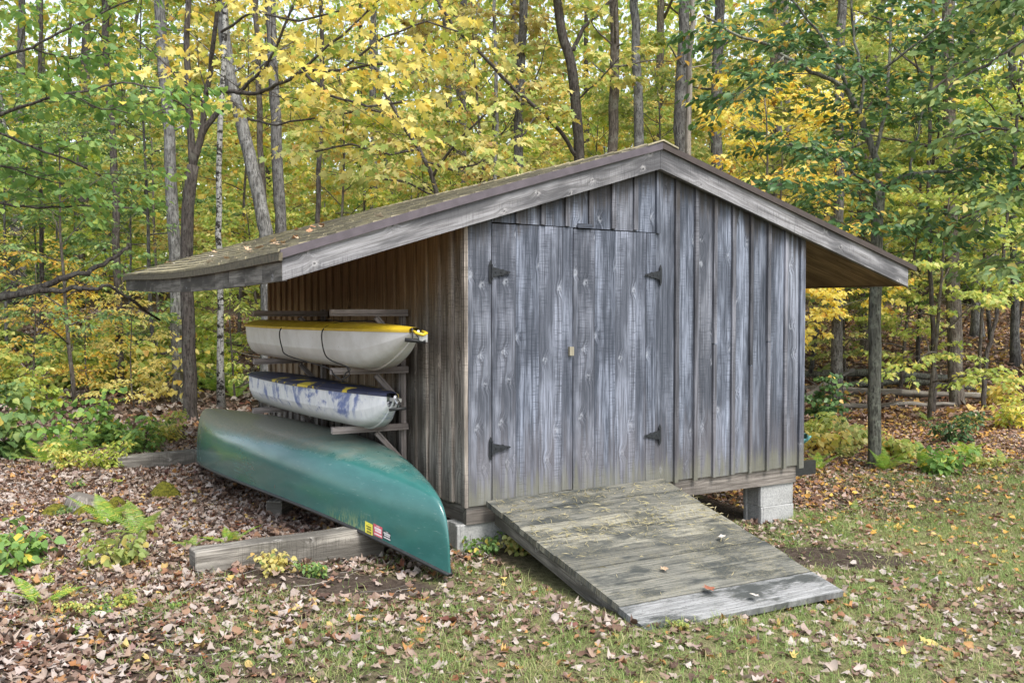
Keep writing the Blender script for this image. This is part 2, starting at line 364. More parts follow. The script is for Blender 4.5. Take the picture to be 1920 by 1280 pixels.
YEL = (.62, .50, .11); YEL2 = (.66, .61, .24); ORG = (.58, .35, .10); LIM = (.41, .47, .11); LGR = (.26, .36, .095); GRN = (.13, .235, .075); DGR = (.05, .105, .042); BRN = (.16, .085, .035)
M['lf_yellow'] = leaf('yellow_leaves', [(0, ORG), (.10, YEL), (.5, YEL2), (.8, YEL), (.92, LIM), (1, LGR)])
M['lf_gold'] = leaf('gold_leaves', [(0, BRN), (.05, ORG), (.2, YEL), (.6, YEL2), (.85, YEL), (1, LIM)])
M['lf_lime'] = leaf('lime_leaves', [(0, YEL2), (.18, LIM), (.55, LGR), (.85, LIM), (1, YEL)])
M['lf_ylime'] = leaf('yellow_lime_leaves', [(0, ORG), (.06, YEL), (.3, YEL2), (.5, LIM), (.8, LGR), (1, YEL2)])
M['lf_green'] = leaf('green_leaves', [(0, LIM), (.07, LGR), (.4, GRN), (.8, (.16, .27, .085)), (.94, LGR), (1, YEL)], .35)
M['lf_dark'] = leaf('dark_green_leaves', [(0, GRN), (.35, DGR), (.75, (.075, .15, .06)), (.90, GRN), (.965, ORG), (1, YEL)], .25, .4)
M['lf_far'] = leaf('far_leaves', [(0, GRN), (.12, LGR), (.55, LIM), (.75, YEL2), (.92, YEL), (1, ORG)], .5)
M['lf_orange'] = leaf('orange_leaves', [(0, ORG), (.2, YEL), (.5, YEL2), (.7, ORG), (.85, LIM), (1, (.45, .22, .08))])
M['fern'] = leaf('fern_fronds', [(0, (.16, .30, .06)), (.6, (.24, .38, .08)), (1, (.42, .45, .10))], .4)
M['grass'] = leaf('grass_blades', [(0, (.44, .40, .25)), (.20, (.36, .33, .17)), (.38, (.21, .26, .09)), (.8, (.17, .26, .08)), (1, (.26, .36, .11))], .3, patchy=1.1)
M['straw'] = leaf('dry_clippings', [(0, (.42, .36, .2)), (1, (.3, .26, .12))], .2)
M['litter'] = leaf('fallen_leaves', [(0, (.07, .04, .03)), (.16, (.15, .09, .062)), (.34, (.26, .175, .13)), (.50, (.38, .31, .26)), (.62, (.46, .40, .365)), (.70, (.31, .23, .17)), (.78, (.25, .115, .055)), (.86, (.50, .44, .40)), (.92, (.16, .05, .035)), (.97, (.45, .24, .07)), (1, (.55, .44, .14))], .15, .6)
M['litter_warm'] = leaf('warm_fallen_leaves', [(0, (.11, .055, .035)), (.25, (.24, .135, .09)), (.45, (.36, .26, .22)), (.62, (.26, .11, .05)), (.75, (.48, .25, .06)), (.88, (.55, .38, .07)), (1, (.40, .32, .29))], .15, .6)

def bark(name, dark, light, lichen=None, birch=False, amount=.5):
    b = NB(name); P = b.sep(b.obj()); O = b.obj()
    v = b.xyz(b.math('MULTIPLY', P[0], 42.), b.math('MULTIPLY', P[1], 42.), b.math('MULTIPLY', P[2], 7.))
    n = b.noise(v, 1., 6., .68); c = b.mix(b.rng(n, .32, .68), dark, light)
    if lichen: c = b.mix(b.math('MULTIPLY', b.rng(b.noise(O, 7., 5., .7), .5, .62), amount), c, lichen)
    if birch:
        w = b.xyz(b.math('MULTIPLY', P[0], 9.), b.math('MULTIPLY', P[1], 9.), b.math('MULTIPLY', P[2], 14.))
        c = b.mix(b.rng(b.noise(w, 1., 5., .7), .50, .56), c, (.03, .028, .025))
    fl = b.voro(b.xyz(b.math('MULTIPLY', P[0], 26.), b.math('MULTIPLY', P[1], 26.), b.math('MULTIPLY', P[2], 13.)), 1.)
    c = b.mix(b.math('MULTIPLY', b.rng(fl, .30, .16), .65), c, tuple(q * .5 for q in dark))
    b.bump(n, 1., .03); return b.done(c, .95, spec=.15)
M['bk_grey'] = bark('grey_bark', (.045, .042, .04), (.19, .185, .18), (.30, .31, .29), amount=.4)
M['bk_pale'] = bark('pale_bark', (.062, .06, .057), (.27, .268, .26), (.38, .385, .375), amount=.5)
M['bk_dark'] = bark('dark_bark', (.035, .03, .027), (.12, .105, .095), (.2, .21, .18), amount=.25)
M['bk_brown'] = bark('brown_bark', (.06, .05, .042), (.19, .165, .14), (.28, .29, .24), amount=.35)
M['bk_birch'] = bark('patched_birch_bark', (.22, .215, .20), (.46, .46, .44), birch=True)
M['bk_moss'] = bark('lichened_bark', (.06, .06, .05), (.20, .20, .17), (.33, .35, .28), amount=.5)
b = NB('moss'); n = b.noise(b.obj(), 50., 5., .7); c = b.mix(b.rng(n, .3, .7), (.05, .055, .012), (.20, .19, .03)); b.bump(n, 1., .02); M['moss'] = b.done(c, 1., spec=.1)

# ground
SOILS = [(*gp(1545, 1045)[:2], .62, .24), (*gp(640, 1095)[:2], .55, .22)]
b = NB('forest_floor_and_lawn'); O = b.obj(); P = b.sep(O)
n = b.noise(O, 1.4, 6., .65); n2 = b.noise(O, 26., 5., .7); n3 = b.noise(O, 120., 3., .7)
soil = b.mix(b.rng(n2, .3, .7), (.035, .026, .02), (.115, .085, .065))
soil = b.mix(b.math('MULTIPLY', b.rng(n3, .55, .68), .6), soil, (.24, .19, .155))
turf = b.mix(b.rng(n2, .3, .7), (.11, .11, .05), (.26, .235, .13)); turf = b.mix(b.math('MULTIPLY', b.rng(n3, .5, .65), .5), turf, (.045, .06, .02))
lawn = b.math('MULTIPLY', b.rng(b.math('ADD', P[1], b.math('MULTIPLY', b.math('SUBTRACT', n, .5), 2.2)), .35, -.7), b.rng(b.math('ADD', P[0], b.math('MULTIPLY', b.math('SUBTRACT', n, .5), 2.)), -2.2, -.2))
c = b.mix(lawn, soil, turf)
for sx, sy, a1, a2 in SOILS:                                  # worn bare patches of earth
    dx, dy = b.math('SUBTRACT', P[0], float(sx)), b.math('SUBTRACT', P[1], float(sy))
    e1 = b.math('ADD', b.math('MULTIPLY', dx, .86 / a1), b.math('MULTIPLY', dy, -.5 / a1)); e2 = b.math('ADD', b.math('MULTIPLY', dx, .5 / a2), b.math('MULTIPLY', dy, .86 / a2))
    rr_ = b.math('ADD', b.math('ADD', b.math('MULTIPLY', e1, e1), b.math('MULTIPLY', e2, e2)), b.math('MULTIPLY', b.math('SUBTRACT', n, .5), 1.2))
    c = b.mix(b.rng(rr_, .8, 1.4, 1., 0.), c, b.mix(b.rng(n2, .3, .7), (.045, .033, .026), (.10, .078, .062)))
ms = b.math('MULTIPLY', b.rng(b.noise(O, 2.3, 5., .7), .62, .70), .55); c = b.mix(ms, c, (.12, .125, .025))
b.bump(b.math('ADD', n2, b.math('MULTIPLY', n3, .5)), .8, .03); M['ground'] = b.done(c, 1., spec=.1)
# ------------------------------------------------------------------ ground
def onax(px, py, ax, v):
    d = ray(px, py); return CAM + d * ((v - CAM[ax]) / d[ax])
def ground():
    def spaced(lo, hi, n, k): return np.concatenate([-np.geomspace(k, -lo, n // 2)[::-1], [0], np.geomspace(k, hi, n // 2)])
    a = spaced(-60, 220, 260, .06); l = spaced(-220, 220, 260, .06)
    A, Lm = np.meshgrid(a, l, indexing='ij')
    X = .512 * A + .859 * Lm; Y = .859 * A - .512 * Lm
    V = np.stack([X, Y, gz(X, Y)], -1).reshape(-1, 3)
    i, j = np.meshgrid(np.arange(len(a) - 1), np.arange(len(l) - 1), indexing='ij'); m = len(l)
    q = (i * m + j).ravel()
    F = np.stack([q, q + 1, q + m + 1, q + m], 1)[:, ::-1]
    o = mesh_np("ground", V, F, M['ground'], smooth=True); tag(o, kind="structure")
ground()

# ------------------------------------------------------------------ the shed
rnd = random.Random(5)
Wd, D, ZB = 3.07, 4.35, .30
RX, YF, YBK = 1.54, -.10, 5.45
ZR = 2.765
XL, XR = -1.257, 4.40
def ze(y): return 1.905 + .03 * (y / 5) ** 2 - .028 * math.sin(math.pi * min(max(y / 5, 0), 1))
def zl(x, y=0.): return ZR + (ze(y) - ZR) * (RX - x) / (RX - XL) + .012 * math.sin(math.pi * min(max((RX - x) / (RX - XL), 0), 1))
def zr(x): return ZR - (ZR - 1.945) * (x - RX) / (XR - RX)
def zbarge(x): return 2.58 - .305 * (RX - x) if x < RX else 2.58 - .292 * (x - RX)
shed = empty("storage_shed", (0, 0, 0), "weathered grey board and batten shed on concrete blocks with a wide overhanging gable roof", "shed")
def fx(px): return float(onax(px, 600, 1, 0.)[0])

fw = Acc()
def batten(*a, **k): fw.mi = 1; fw.box(*a, **k); fw.mi = 0
def vboard(A, x0, x1, z0, z1, y=0., th=.022, gap=.0015, j=.0015):
    A.box((x0 + gap, y + rnd.uniform(-j, j), z0), (0, 0, z1 - z0), (x1 - x0 - 2 * gap, 0, 0), (0, th, 0))
DX0, DX1, DXM = .181, 1.557, fx(1073)
ZD = 2.135
vboard(fw, .004, DX0 - .003, ZB - .012, zbarge(0) + .06, y=-.003)
n = 7
for k in range(n):
    x0 = DX0 + (DX1 - DX0) * k / n; x1 = DX0 + (DX1 - DX0) * (k + 1) / n
    vboard(fw, x0, x1, ZD + .006 - .002 * k, zbarge(x0) + .06)
    if k: batten((x0 - .018, -.019, ZD + .004), (0, 0, zbarge(x0) + .04 - ZD), (.036, 0, 0), (0, .019, 0), jit=.001, rng=rnd)
n = 8; e = [DX1 + (Wd - DX1) * k / n for k in range(n + 1)]
for k in range(n):
    zt = min(zbarge(e[k]), zbarge(e[k + 1])) + .07
    vboard(fw, e[k], e[k + 1], ZB + rnd.uniform(-.012, .006), zt)
    wv = .032 + rnd.uniform(-.004, .006)
    if k:
        if k in (3, 5, 6):     # battens pieced from two lengths
            zs = 1.1 + .35 * rnd.random()
            batten((e[k] - wv / 2, -.020, ZB - .01), (0, 0, zs - ZB), (wv, 0, 0), (0, .02, 0))
            batten((e[k] - wv / 2 - .004, -.023, zs + .0), (0, 0, zbarge(e[k]) + .05 - zs), (wv, 0, 0), (0, .023, 0))
        else: batten((e[k] - wv / 2, -.021, ZB - rnd.uniform(.005, .02)), (0, 0, zbarge(e[k]) + .05 - ZB), (wv, 0, 0), (0, .021, 0), jit=.001, rng=rnd)
fw.box((DX1 - .012, -.022, ZD - .012), (0, 0, zbarge(DX1) + .03 - ZD), (.036, 0, 0), (0, .022, 0))   # trim up to the apex
fw.box((Wd - .03, -.022, ZB - .02), (0, 0, zbarge(Wd) + .05 - ZB), (.052, 0, 0), (0, .022, 0))
fw.box((fx(1079), -.03, ZD - .004), (fx(1106) - fx(1079), 0, 0), (0, 0, .03), (0, .012, 0))
fw.build("front_wall", [M['front'], M['batten']], shed)

def tri_wall(A, y0, y1):
    A.add([(0, y0, ZB), (Wd, y0, ZB), (Wd, y0, zbarge(Wd) + .05), (RX, y0, 2.62), (0, y0, zbarge(0) + .05)] +
          [(0, y1, ZB), (Wd, y1, ZB), (Wd, y1, zbarge(Wd) + .05), (RX, y1, 2.62), (0, y1, zbarge(0) + .05)],
          [(0, 1, 2, 3, 4), (9, 8, 7, 6, 5), (5, 6, 1, 0), (6, 7, 2, 1), (7, 8, 3, 2), (8, 9, 4, 3), (9, 5, 0, 4)])
cb = Acc(); tri_wall(cb, .03, .05); cb.build("gap_shade_backing", M['dark'], shed)  # near-black sheet added behind the boards, standing in for shade in the gaps
bw = Acc()
for k in range(16):
    x0 = Wd * k / 16; x1 = Wd * (k + 1) / 16
    bw.box((x0 + .002, D, ZB), (0, 0, min(zbarge(x0), zbarge(x1)) + .05 - ZB), (x1 - x0 - .004, 0, 0), (0, -.03, 0))
bw.build("back_wall", M['front'], shed)
sw = Acc(); n = 23; w = (D - .03) / n
for k in range(n):
    y0 = .024 + w * k
    sw.box((0 + rnd.uniform(0, .003), y0 + .0015, ZB - .02 + rnd.uniform(-.012, .012)), (0, 0, 1.92), (0, w - .003, 0), (.022, 0, 0))
    if k: sw.box((-.021, y0 - .02 + rnd.uniform(-.01, .01), ZB - .02 + rnd.uniform(-.015, .01)), (0, 0, 1.90), (0, .042, 0), (.021, 0, 0), jit=.001, rng=rnd)
sw.box((-.024, -.004, ZB - .018), (0, 0, zbarge(0) + .03 - ZB), (0, .05, 0), (.026, 0, 0))
sw.box((-.022, D - .04, ZB), (0, 0, 1.85), (0, .06, 0), (.022, 0, 0))
sw.box((.03, .06, ZB), (0, 0, 1.9), (0, D - .1, 0), (.01, 0, 0))
sw.build("side_wall", M['side'], shed)
ow = Acc()
for k in range(n):
    y0 = .024 + w * k
    ow.box((Wd - .022, y0 + .0015, ZB - .01), (0, 0, 1.88), (0, w - .003, 0), (.022, 0, 0))
    if k: ow.box((Wd, y0 - .02, ZB - .01), (0, 0, 1.87), (0, .04, 0), (.021, 0, 0))
ow.build("side_wall", M['front'], shed)

# double door: flush boards, black strap hinges, a pale turn button
def hinge(parent, px, py, sgn):
    x = fx(px); z = float(onax(px, py, 1, 0)[2]); A = Acc(); y = -.016
    def prism(P, y0, y1):
        k = len(P); A.add([(a, y0, c) for a, c in P] + [(a, y1, c) for a, c in P], [tuple(range(k)), tuple(range(2 * k - 1, k - 1, -1))] + [(i + k, (i + 1) % k + k, (i + 1) % k, i) for i in range(k)])
    s = sgn
    P = [(x - .012, z - .045), (x - .008, z - .062), (x, z - .078), (x + .008, z - .062), (x + .012, z - .045), (x + .012, z + .045), (x + .008, z + .062), (x, z + .078), (x - .008, z + .062), (x - .012, z + .045)]
    prism(P, y, y + .004)
    T = [(x + s * .010, z - .034), (x + s * .08, z - .018), (x + s * .09, z - .023), (x + s * .102, z - .012), (x + s * .14, z - .007), (x + s * .15, z), (x + s * .14, z + .007), (x + s * .102, z + .012), (x + s * .09, z + .023), (x + s * .08, z + .018), (x + s * .010, z + .034)]
    if s < 0: T = T[::-1]
    prism(T, y - .006, y - .0005)
    A.tube([(x + s * .008, y - .004, z - .05), (x + s * .008, y - .004, z + .05)], .007, 8)
    for a in (.035, .075, .125): A.tube([(x + s * a, y - .010, z), (x + s * a, y - .005, z)], .005, 6)
    A.build("hinge", M['iron'], parent)
ed = [DX0] + [fx(p) for p in (966, 1010, 1053)] + [DXM]
A = Acc()
for k in range(4): vboard(A, ed[k], ed[k + 1], ZB + .012 + .004 * k, ZD - .004, y=-.006, th=.03, gap=.0012, j=.001)
dl = A.build("door", M['door'], shed); tag(dl, "narrower left leaf of the double door with a pale turn button at its edge")
hinge(dl, 918, 510, 1); hinge(dl, 918, 840, 1)
ed = [DXM] + [fx(p) for p in (1113, 1152, 1190, 1210)] + [DX1 - .004]
A = Acc()
for k in range(5): vboard(A, ed[k] + (.002 if k == 0 else 0), ed[k + 1], ZB + .016, ZD - .012, y=-.011 if k < 3 else -.008, th=.03, gap=.0012, j=.001)
dr = A.build("door", M['door'], shed); tag(dr, "wider right leaf of the double door, standing slightly proud")
hinge(dr, 1236, 516, -1); hinge(dr, 1236, 814, -1)
A = Acc(); lx, lz = fx(1068), float(onax(1068, 658, 1, 0)[2])
A.box((lx - .018, -.032, lz - .030), (0, 0, .06), (.034, 0, 0), (0, .022, 0)); A.build("turn_button", M['latch'], dl)

# sill beams
A = Acc(); A.box((.0, .018, .165), (3.045, 0, 0), (0, 0, .133), (0, .045, 0)); A.build("sill_beam", M['sill'], shed)
A = Acc(); A.box((.014, .066, .16), (0, D - .1, 0), (0, 0, .125), (.045, 0, 0)); A.build("sill_beam", M['sill'], shed)
A = Acc(); A.box((Wd - .06, .066, .16), (0, D - .1, 0), (0, 0, .13), (.04, 0, 0)); A.build("sill_beam", M['sill'], shed)
A = Acc(); A.box((.07, .07, .285), (0, D - .12, 0), (2.9, 0, 0), (0, 0, .012)); A.build("floor_deck", M['sill'], shed)

# roof: solid slopes, soffits, shingles
rf = Acc()
ny = 12
def slab(A, xa, xb, top, bot, segs):
    for a, c in segs:
        P = [(xa, a, top(xa, a)), (xb, a, top(xb, a)), (xb, c, top(xb, c)), (xa, c, top(xa, c)), (xa, a, bot(xa, a)), (xb, a, bot(xb, a)), (xb, c, bot(xb, c)), (xa, c, bot(xa, c))]
        A.add(P, [(0, 1, 2, 3), (7, 6, 5, 4), (4, 5, 1, 0), (5, 6, 2, 1), (6, 7, 3, 2), (7, 4, 0, 3)], [[(P[j][0], P[j][1]) for j in f] for f in [(0, 1, 2, 3), (7, 6, 5, 4), (4, 5, 1, 0), (5, 6, 2, 1), (6, 7, 3, 2), (7, 4, 0, 3)]])
ys = np.linspace(-.066, YBK - .02, ny + 1)
slab(rf, XL + .03, RX, lambda x, y: zl(x, y) - .012, lambda x, y: zl(x, y) - .04, list(zip(ys[:-1], ys[1:])))
slab(rf, RX, XR - .03, lambda x, y: zr(x) - .012, lambda x, y: zr(x) - .04, [(-.066, YBK - .02)])
roof = rf.build("roof", M['soffit'], shed)
A = Acc(); slab(A, Wd + .001, 4.30, lambda x, y: zbarge(x) + .022, lambda x, y: zbarge(x) + .010, [(-.03, YBK - .05)]); A.build("soffit", M['soffit'], roof)
A = Acc(); slab(A, XL + .045, -.001, lambda x, y: zl(x, y) - .150, lambda x, y: zl(x, y) - .162, list(zip(ys[:-1], ys[1:]))); A.build("soffit", M['soffit'], roof)
sh = Acc()
def courses(side):
    xe = XL if side < 0 else XR; L = abs(RX - xe); nc = 24
    for c in range(nc):
        t0 = c / nc; t1 = (c + 1.18) / nc       # from eave up
        y = YF + .032 - rnd.random() * .25
        while y < YBK:
            wy = rnd.uniform(.17, .34); y0 = max(y, YF + .032); y1 = min(y + wy - .004, YBK); y += wy
            if y1 - y0 < .02: continue
            k = rnd.uniform(-.004, .004)
            def P(t, yy, h):
                x = xe + (RX - xe) * min(t, .995); z = (zl(x, yy) if side < 0 else zr(x)); return (x, yy, z + h)
            th = .009 + rnd.uniform(0, .003)
            tk = t0 + k / L
            V = [P(tk, y0, -.008), P(tk, y1, -.008), P(t1, y1, -.010), P(t1, y0, -.010), P(tk, y0, th), P(tk, y1, th), P(t1, y1, -.004), P(t1, y0, -.004)]
            F = [(0, 1, 2, 3), (7, 6, 5, 4), (4, 5, 1, 0), (5, 6, 2, 1), (6, 7, 3, 2), (7, 4, 0, 3)]
            if side < 0: F = [f[::-1] for f in F]
            sh.add(V, F)
courses(-1); courses(1)
y = YF
while y < YBK - .05:                                        # ridge caps
    y1 = min(y + .22, YBK); h0, h1 = .022, .012
    P = lambda dx, yy, h: (RX + dx, yy, (zl(RX + dx, 0) if dx < 0 else zr(RX + dx)) + h)
    V = [P(-.14, y, h0 - .006), P(0, y, h0), P(.14, y, h0 - .006), P(-.14, y1, h1 - .006), P(0, y1, h1), P(.14, y1, h1 - .006)]
    V += [(a, b_, c_ - .012) for a, b_, c_ in V]
    sh.add(V, [(0, 1, 4, 3), (1, 2, 5, 4), (9, 10, 7, 6), (10, 11, 8, 7), (6, 7, 1, 0), (7, 8, 2, 1), (8, 11, 5, 2), (9, 6, 0, 3)]); y += .2
sh.build("shingles", M['shingle'], roof)

# barge boards, metal drip edges, eave fascia
def rake(name, mat, xa, xb, top, bot, y0, y1, nseg=6, label=None):
    A = Acc(); xs = np.linspace(xa, xb, nseg + 1); sl = math.hypot(1, (top(xb) - top(xa)) / (xb - xa))
    T = [(x, y0, top(x)) for x in xs]; B = [(x, y0, bot(x)) for x in xs]; n = nseg + 1
    V = T + B + [(a, y1, c) for a, _, c in T] + [(a, y1, c) for a, _, c in B]
    F = []; U = []
    for i in range(nseg):
        for f in ((i, n + i, n + i + 1, i + 1), (2 * n + i + 1, 3 * n + i + 1, 3 * n + i, 2 * n + i), (i, i + 1, 2 * n + i + 1, 2 * n + i), (n + i + 1, n + i, 3 * n + i, 3 * n + i + 1)):
            F.append(f); U.append([(V[q][0] * sl, (0 if (q // n) % 2 == 0 else .14) + (.04 if q >= 2 * n else 0)) for q in f])
    F += [(0, 2 * n, 3 * n, n), (nseg, n + nseg, 3 * n + nseg, 2 * n + nseg)]; U += [[(0, 0)] * 4] * 2
    A.add(V, F, U); o = A.build(name, mat, shed)
    if label: tag(o, label)
rake("barge_board", M['barge'], -1.236, RX - .006, lambda x: zl(x) - .046, zbarge, -.072, -.030)
rake("barge_board", M['barge'], RX - .002, 4.315, lambda x: zr(x) - .040, zbarge, -.070, -.030)
rake("drip_edge", M['drip'], -1.250, RX, lambda x: zl(x) + .003, lambda x: zl(x) - .048, -.092, -.073, label="purplish left drip edge")
rake("drip_edge", M['drip2'], RX + .001, 4.40, lambda x: zr(x) + .003, lambda x: zr(x) - .042, -.092, -.071, label="dark brown right drip edge")
for nm, mat, dx, t0, t1, th in (("fascia_board", M['fascia'], -1.238, -.056, -.172, .03), ("eave_trim", M['olive'], -1.262, -.012, -.058, .022)):
    A = Acc(); yy = np.linspace(-.068 if nm[0] == 'f' else -.094, YBK - .02, 15)
    for i in range(14):
        a, c = yy[i], yy[i + 1]; V = []
        for X in (dx, dx + th):
            V += [(X, a, ze(a) + t1), (X, c, ze(c) + t1), (X, c, ze(c) + t0), (X, a, ze(a) + t0)]
        A.add(V, [(3, 2, 1, 0), (4, 5, 6, 7), (0, 1, 5, 4), (2, 3, 7, 6), (0, 4, 7, 3), (1, 2, 6, 5)], [[(V[q][1], V[q][2]) for q in f] for f in [(3, 2, 1, 0), (4, 5, 6, 7), (0, 1, 5, 4), (2, 3, 7, 6), (0, 4, 7, 3), (1, 2, 6, 5)]])
    if nm[0] == 'f':   # welded so the board is one island
        o = A.build(nm, mat, shed)
    else: o = A.build(nm, mat, shed)
A = Acc(); A.box((4.29, -.028, zbarge(4.3) + .0), (0, 5.0, 0), (0, 0, .14), (.025, 0, 0)); A.build("fascia_board", M['soffit'], shed)

# boat racks on the side wall
def rack(y, tips, zs, rz):
    rk = Acc(); rk.box((-.060, y - .022, .42), (0, 0, 1.15), (0, .044, 0), (.037, 0, 0))
    o = rk.build("boat_rack", M['rack'], shed)
    for tx, z in zip(tips, zs):
        A = Acc(); A.box((-.022, y - .062, z - .048), (tx + .022, rnd.uniform(-.01, .01), rnd.uniform(-.006, .006)), (0, 0, .046), (0, .038, 0), jit=.002, rng=rnd); A.build("arm", M['rack'], o)
        A = Acc(); A.box((-.062, y - .060, z - .25), (-.19, 0, .205), (-.026, 0, -.026), (0, .034, 0)); A.build("brace", M['rack'], o)
rack(.93, (-.60, -.60, -.60), (1.572, 1.160, .748), 0)
rack(2.62, (-.67, -.67, -.68), (1.558, 1.155, .742), 0)
A = Acc(); A.box((Wd + .02, .14, .18), (.33, 0, 0), (0, 0, .115), (0, .05, 0)); A.build("rack_arm", M['rubber'], shed)
A = Acc(); A.box((Wd + .02, 2.6, .18), (.33, 0, 0), (0, 0, .115), (0, .05, 0)); A.build("rack_arm", M['rubber'], shed)

# ------------------------------------------------------------------ concrete blocks
def block(x, y, z, label, w=.365, d=.20, h=.174, rz=0.):
    A = Acc(); c = .02
    # body with a recessed end (the open web of a hollow block shows on its left end)
    V = []
    o = empty("concrete_block", (x, y, z), label, "concrete block", "concrete blocks carrying the shed", rz)
    b = Acc()
    b.box((0.022, 0, 0), (w - .022, 0, 0), (0, 0, h), (0, d, 0), jit=.0015, rng=rnd)
    b.box((0, 0, 0), (.022, 0, 0), (0, 0, h), (0, .035, 0)); b.box((0, d - .035, 0), (.022, 0, 0), (0, 0, h), (0, .035, 0))
    ob = b.build("block_body", M['block'], o)
    me = ob.modifiers.new("edge", 'BEVEL'); me.width = .004; me.segments = 1
    return o
block(2.672, .03, -.185, "lower concrete block under the right front corner of the shed")
block(2.670, .034, -.0095, "upper concrete block under the right front corner of the shed")
block(-.06, .03, -.03, "half hidden concrete block under the left front corner of the shed beside the ramp", h=.194)
block(-.05, 1.75, -.03, "concrete block under the side wall behind the green canoe", h=.19, rz=0)
block(2.672, 3.9, -.2, "concrete block far back under the right rear of the shed", h=.36)

# ------------------------------------------------------------------ ramp
def ramp():
    o = empty("wooden_ramp", (.87, -.85, 0), "mossy plank ramp sloping from the double door down to the lawn", "ramp")
    o0 = np.array([.87, -.85, 0])
    a, b_, c, d = (np.array(q) - o0 for q in ((.127, -.028, .318), (1.608, -.028, .329), (.127, -1.69, -.045), (1.615, -1.668, -.080)))
    nrm = np.cross(b_ - a, a - c); nrm /= np.linalg.norm(nrm)
    if nrm[2] < 0: nrm = -nrm
    n = 8; wid = [1.0, 1.02, .98, 1., .95, 1.03, 1., 1.2]; s = np.cumsum([0] + wid) / sum(wid)
    A = Acc()
    for k in range(n):
        g = .0013; A.mi = 1 if k == n - 1 else 2 if k in (2, 3) else 0
        p0 = a + (c - a) * (s[k] + g); p1 = a + (c - a) * (s[k + 1] - g); q0 = b_ + (d - b_) * (s[k] + g); q1 = b_ + (d - b_) * (s[k + 1] - g)
        e0, e1 = rnd.uniform(-.008, .008), rnd.uniform(-.012, .012); h = rnd.uniform(-.003, .003)
        p0, p1 = p0 + [e0, 0, h], p1 + [e0, 0, h]; q0, q1 = q0 + [e1, 0, h], q1 + [e1, 0, h]
        V = [p1, q1, q0, p0]; V = [v_ - nrm * .036 for v_ in V] + V
        L = 1.48; w_ = .2
        uvq = [(0, 0), (L, 0), (L, w_), (0, w_)] * 2
        F = [(3, 2, 1, 0), (4, 5, 6, 7), (0, 1, 5, 4), (1, 2, 6, 5), (2, 3, 7, 6), (3, 0, 4, 7)]
        A.add(V, F, [[uvq[q] for q in f] for f in F])
    A.build("deck", [M['ramp'], M['ramp_low'], M['ramp_worn']], o)
    for t in (.035, .965):
        A = Acc(); u0 = a + (b_ - a) * t; u1 = c + (d - c) * t; th = np.array([.038, 0, 0])
        tp0 = u0 - nrm * .037 + (u1 - u0) * .012; tp1 = u0 + (u1 - u0) * .985 - nrm * .037
        bt0 = tp0 - np.array([0, 0, .115]); bt1 = u0 + (u1 - u0) * .80 - nrm * .15
        V = [tp0, tp1, bt1, bt0]; V = V + [v_ + th for v_ in V]
        F = [(3, 2, 1, 0), (4, 5, 6, 7), (0, 1, 5, 4), (1, 2, 6, 5), (2, 3, 7, 6), (3, 0, 4, 7)]
        uv4 = [(0, .12), (1.6, .12), (1.3, 0), (0, 0)] * 2
        A.add(V, F, [[uv4[q] for q in f] for f in F]); A.build("stringer", M['timber'], o)
ramp()

# ------------------------------------------------------------------ timbers on the ground
def beam(name, p0, p1, w, h, label, cat, mat='timber', group=None, roll=0.):
    p0, p1 = np.array(p0, float), np.array(p1, float); d = p1 - p0; L = np.linalg.norm(d); u = d / L
    s = np.cross(u, [0, 0, 1.]); s /= np.linalg.norm(s); t = np.cross(s, u)
    A = Acc(); n = 7; rr = random.Random(int(L * 1000)); ring = []
    for i in range(n):
        c = p0 + d * i / (n - 1); ring += [c + s * (x * w / 2 + rr.uniform(-.004, .004)) + t * (z * h + rr.uniform(-.004, .004)) for x, z in ((-1, 0), (1, 0), (1, 1), (-1, 1))]
    V = [q - p0 for q in ring]; F = []; U = []
    for i in range(n - 1):
        for k in range(4):
            k2 = (k + 1) % 4; F.append((i * 4 + k, i * 4 + k2, i * 4 + 4 + k2, i * 4 + 4 + k)); U.append([(L * i / (n - 1), k * w), (L * i / (n - 1), (k + 1) * w), (L * (i + 1) / (n - 1), (k + 1) * w), (L * (i + 1) / (n - 1), k * w)])
    F = [f[::-1] for f in F]; U = [q[::-1] for q in U]
    F += [(0, 1, 2, 3), (n * 4 - 1, n * 4 - 2, n * 4 - 3, n * 4 - 4)]; U += [[(0, 0), (w, 0), (w, h), (0, h)]] * 2
    A.add(V, F, U); o = A.build(name, M[mat], None); o.location = p0
    md = o.modifiers.new("edge", 'BEVEL'); md.width = .006; md.segments = 1
    return tag(o, label, cat, group)
beam("timber", (-1.69, .225, -.03), (-.50, .27, -.03), .145, .21, "square grey timber with a cut end lying under the near end of the green canoe", "timber")
beam("timber", (-.60, .34, .0), (.02, .34, -.01), .12, .12, "short weathered timber behind the cut grey one in the canoe's shade", "timber")
beam("timber", (-1.55, 4.05, .06), (-.35, 4.05, .07), .14, .14, "half buried brown timber under the far end of the green canoe", "timber")
beam("wood_block", (-.80, 1.60, .01), (-.66, 1.75, .01), .13, .12, "small sawn wood block on the leaves below the green canoe", "wood block")

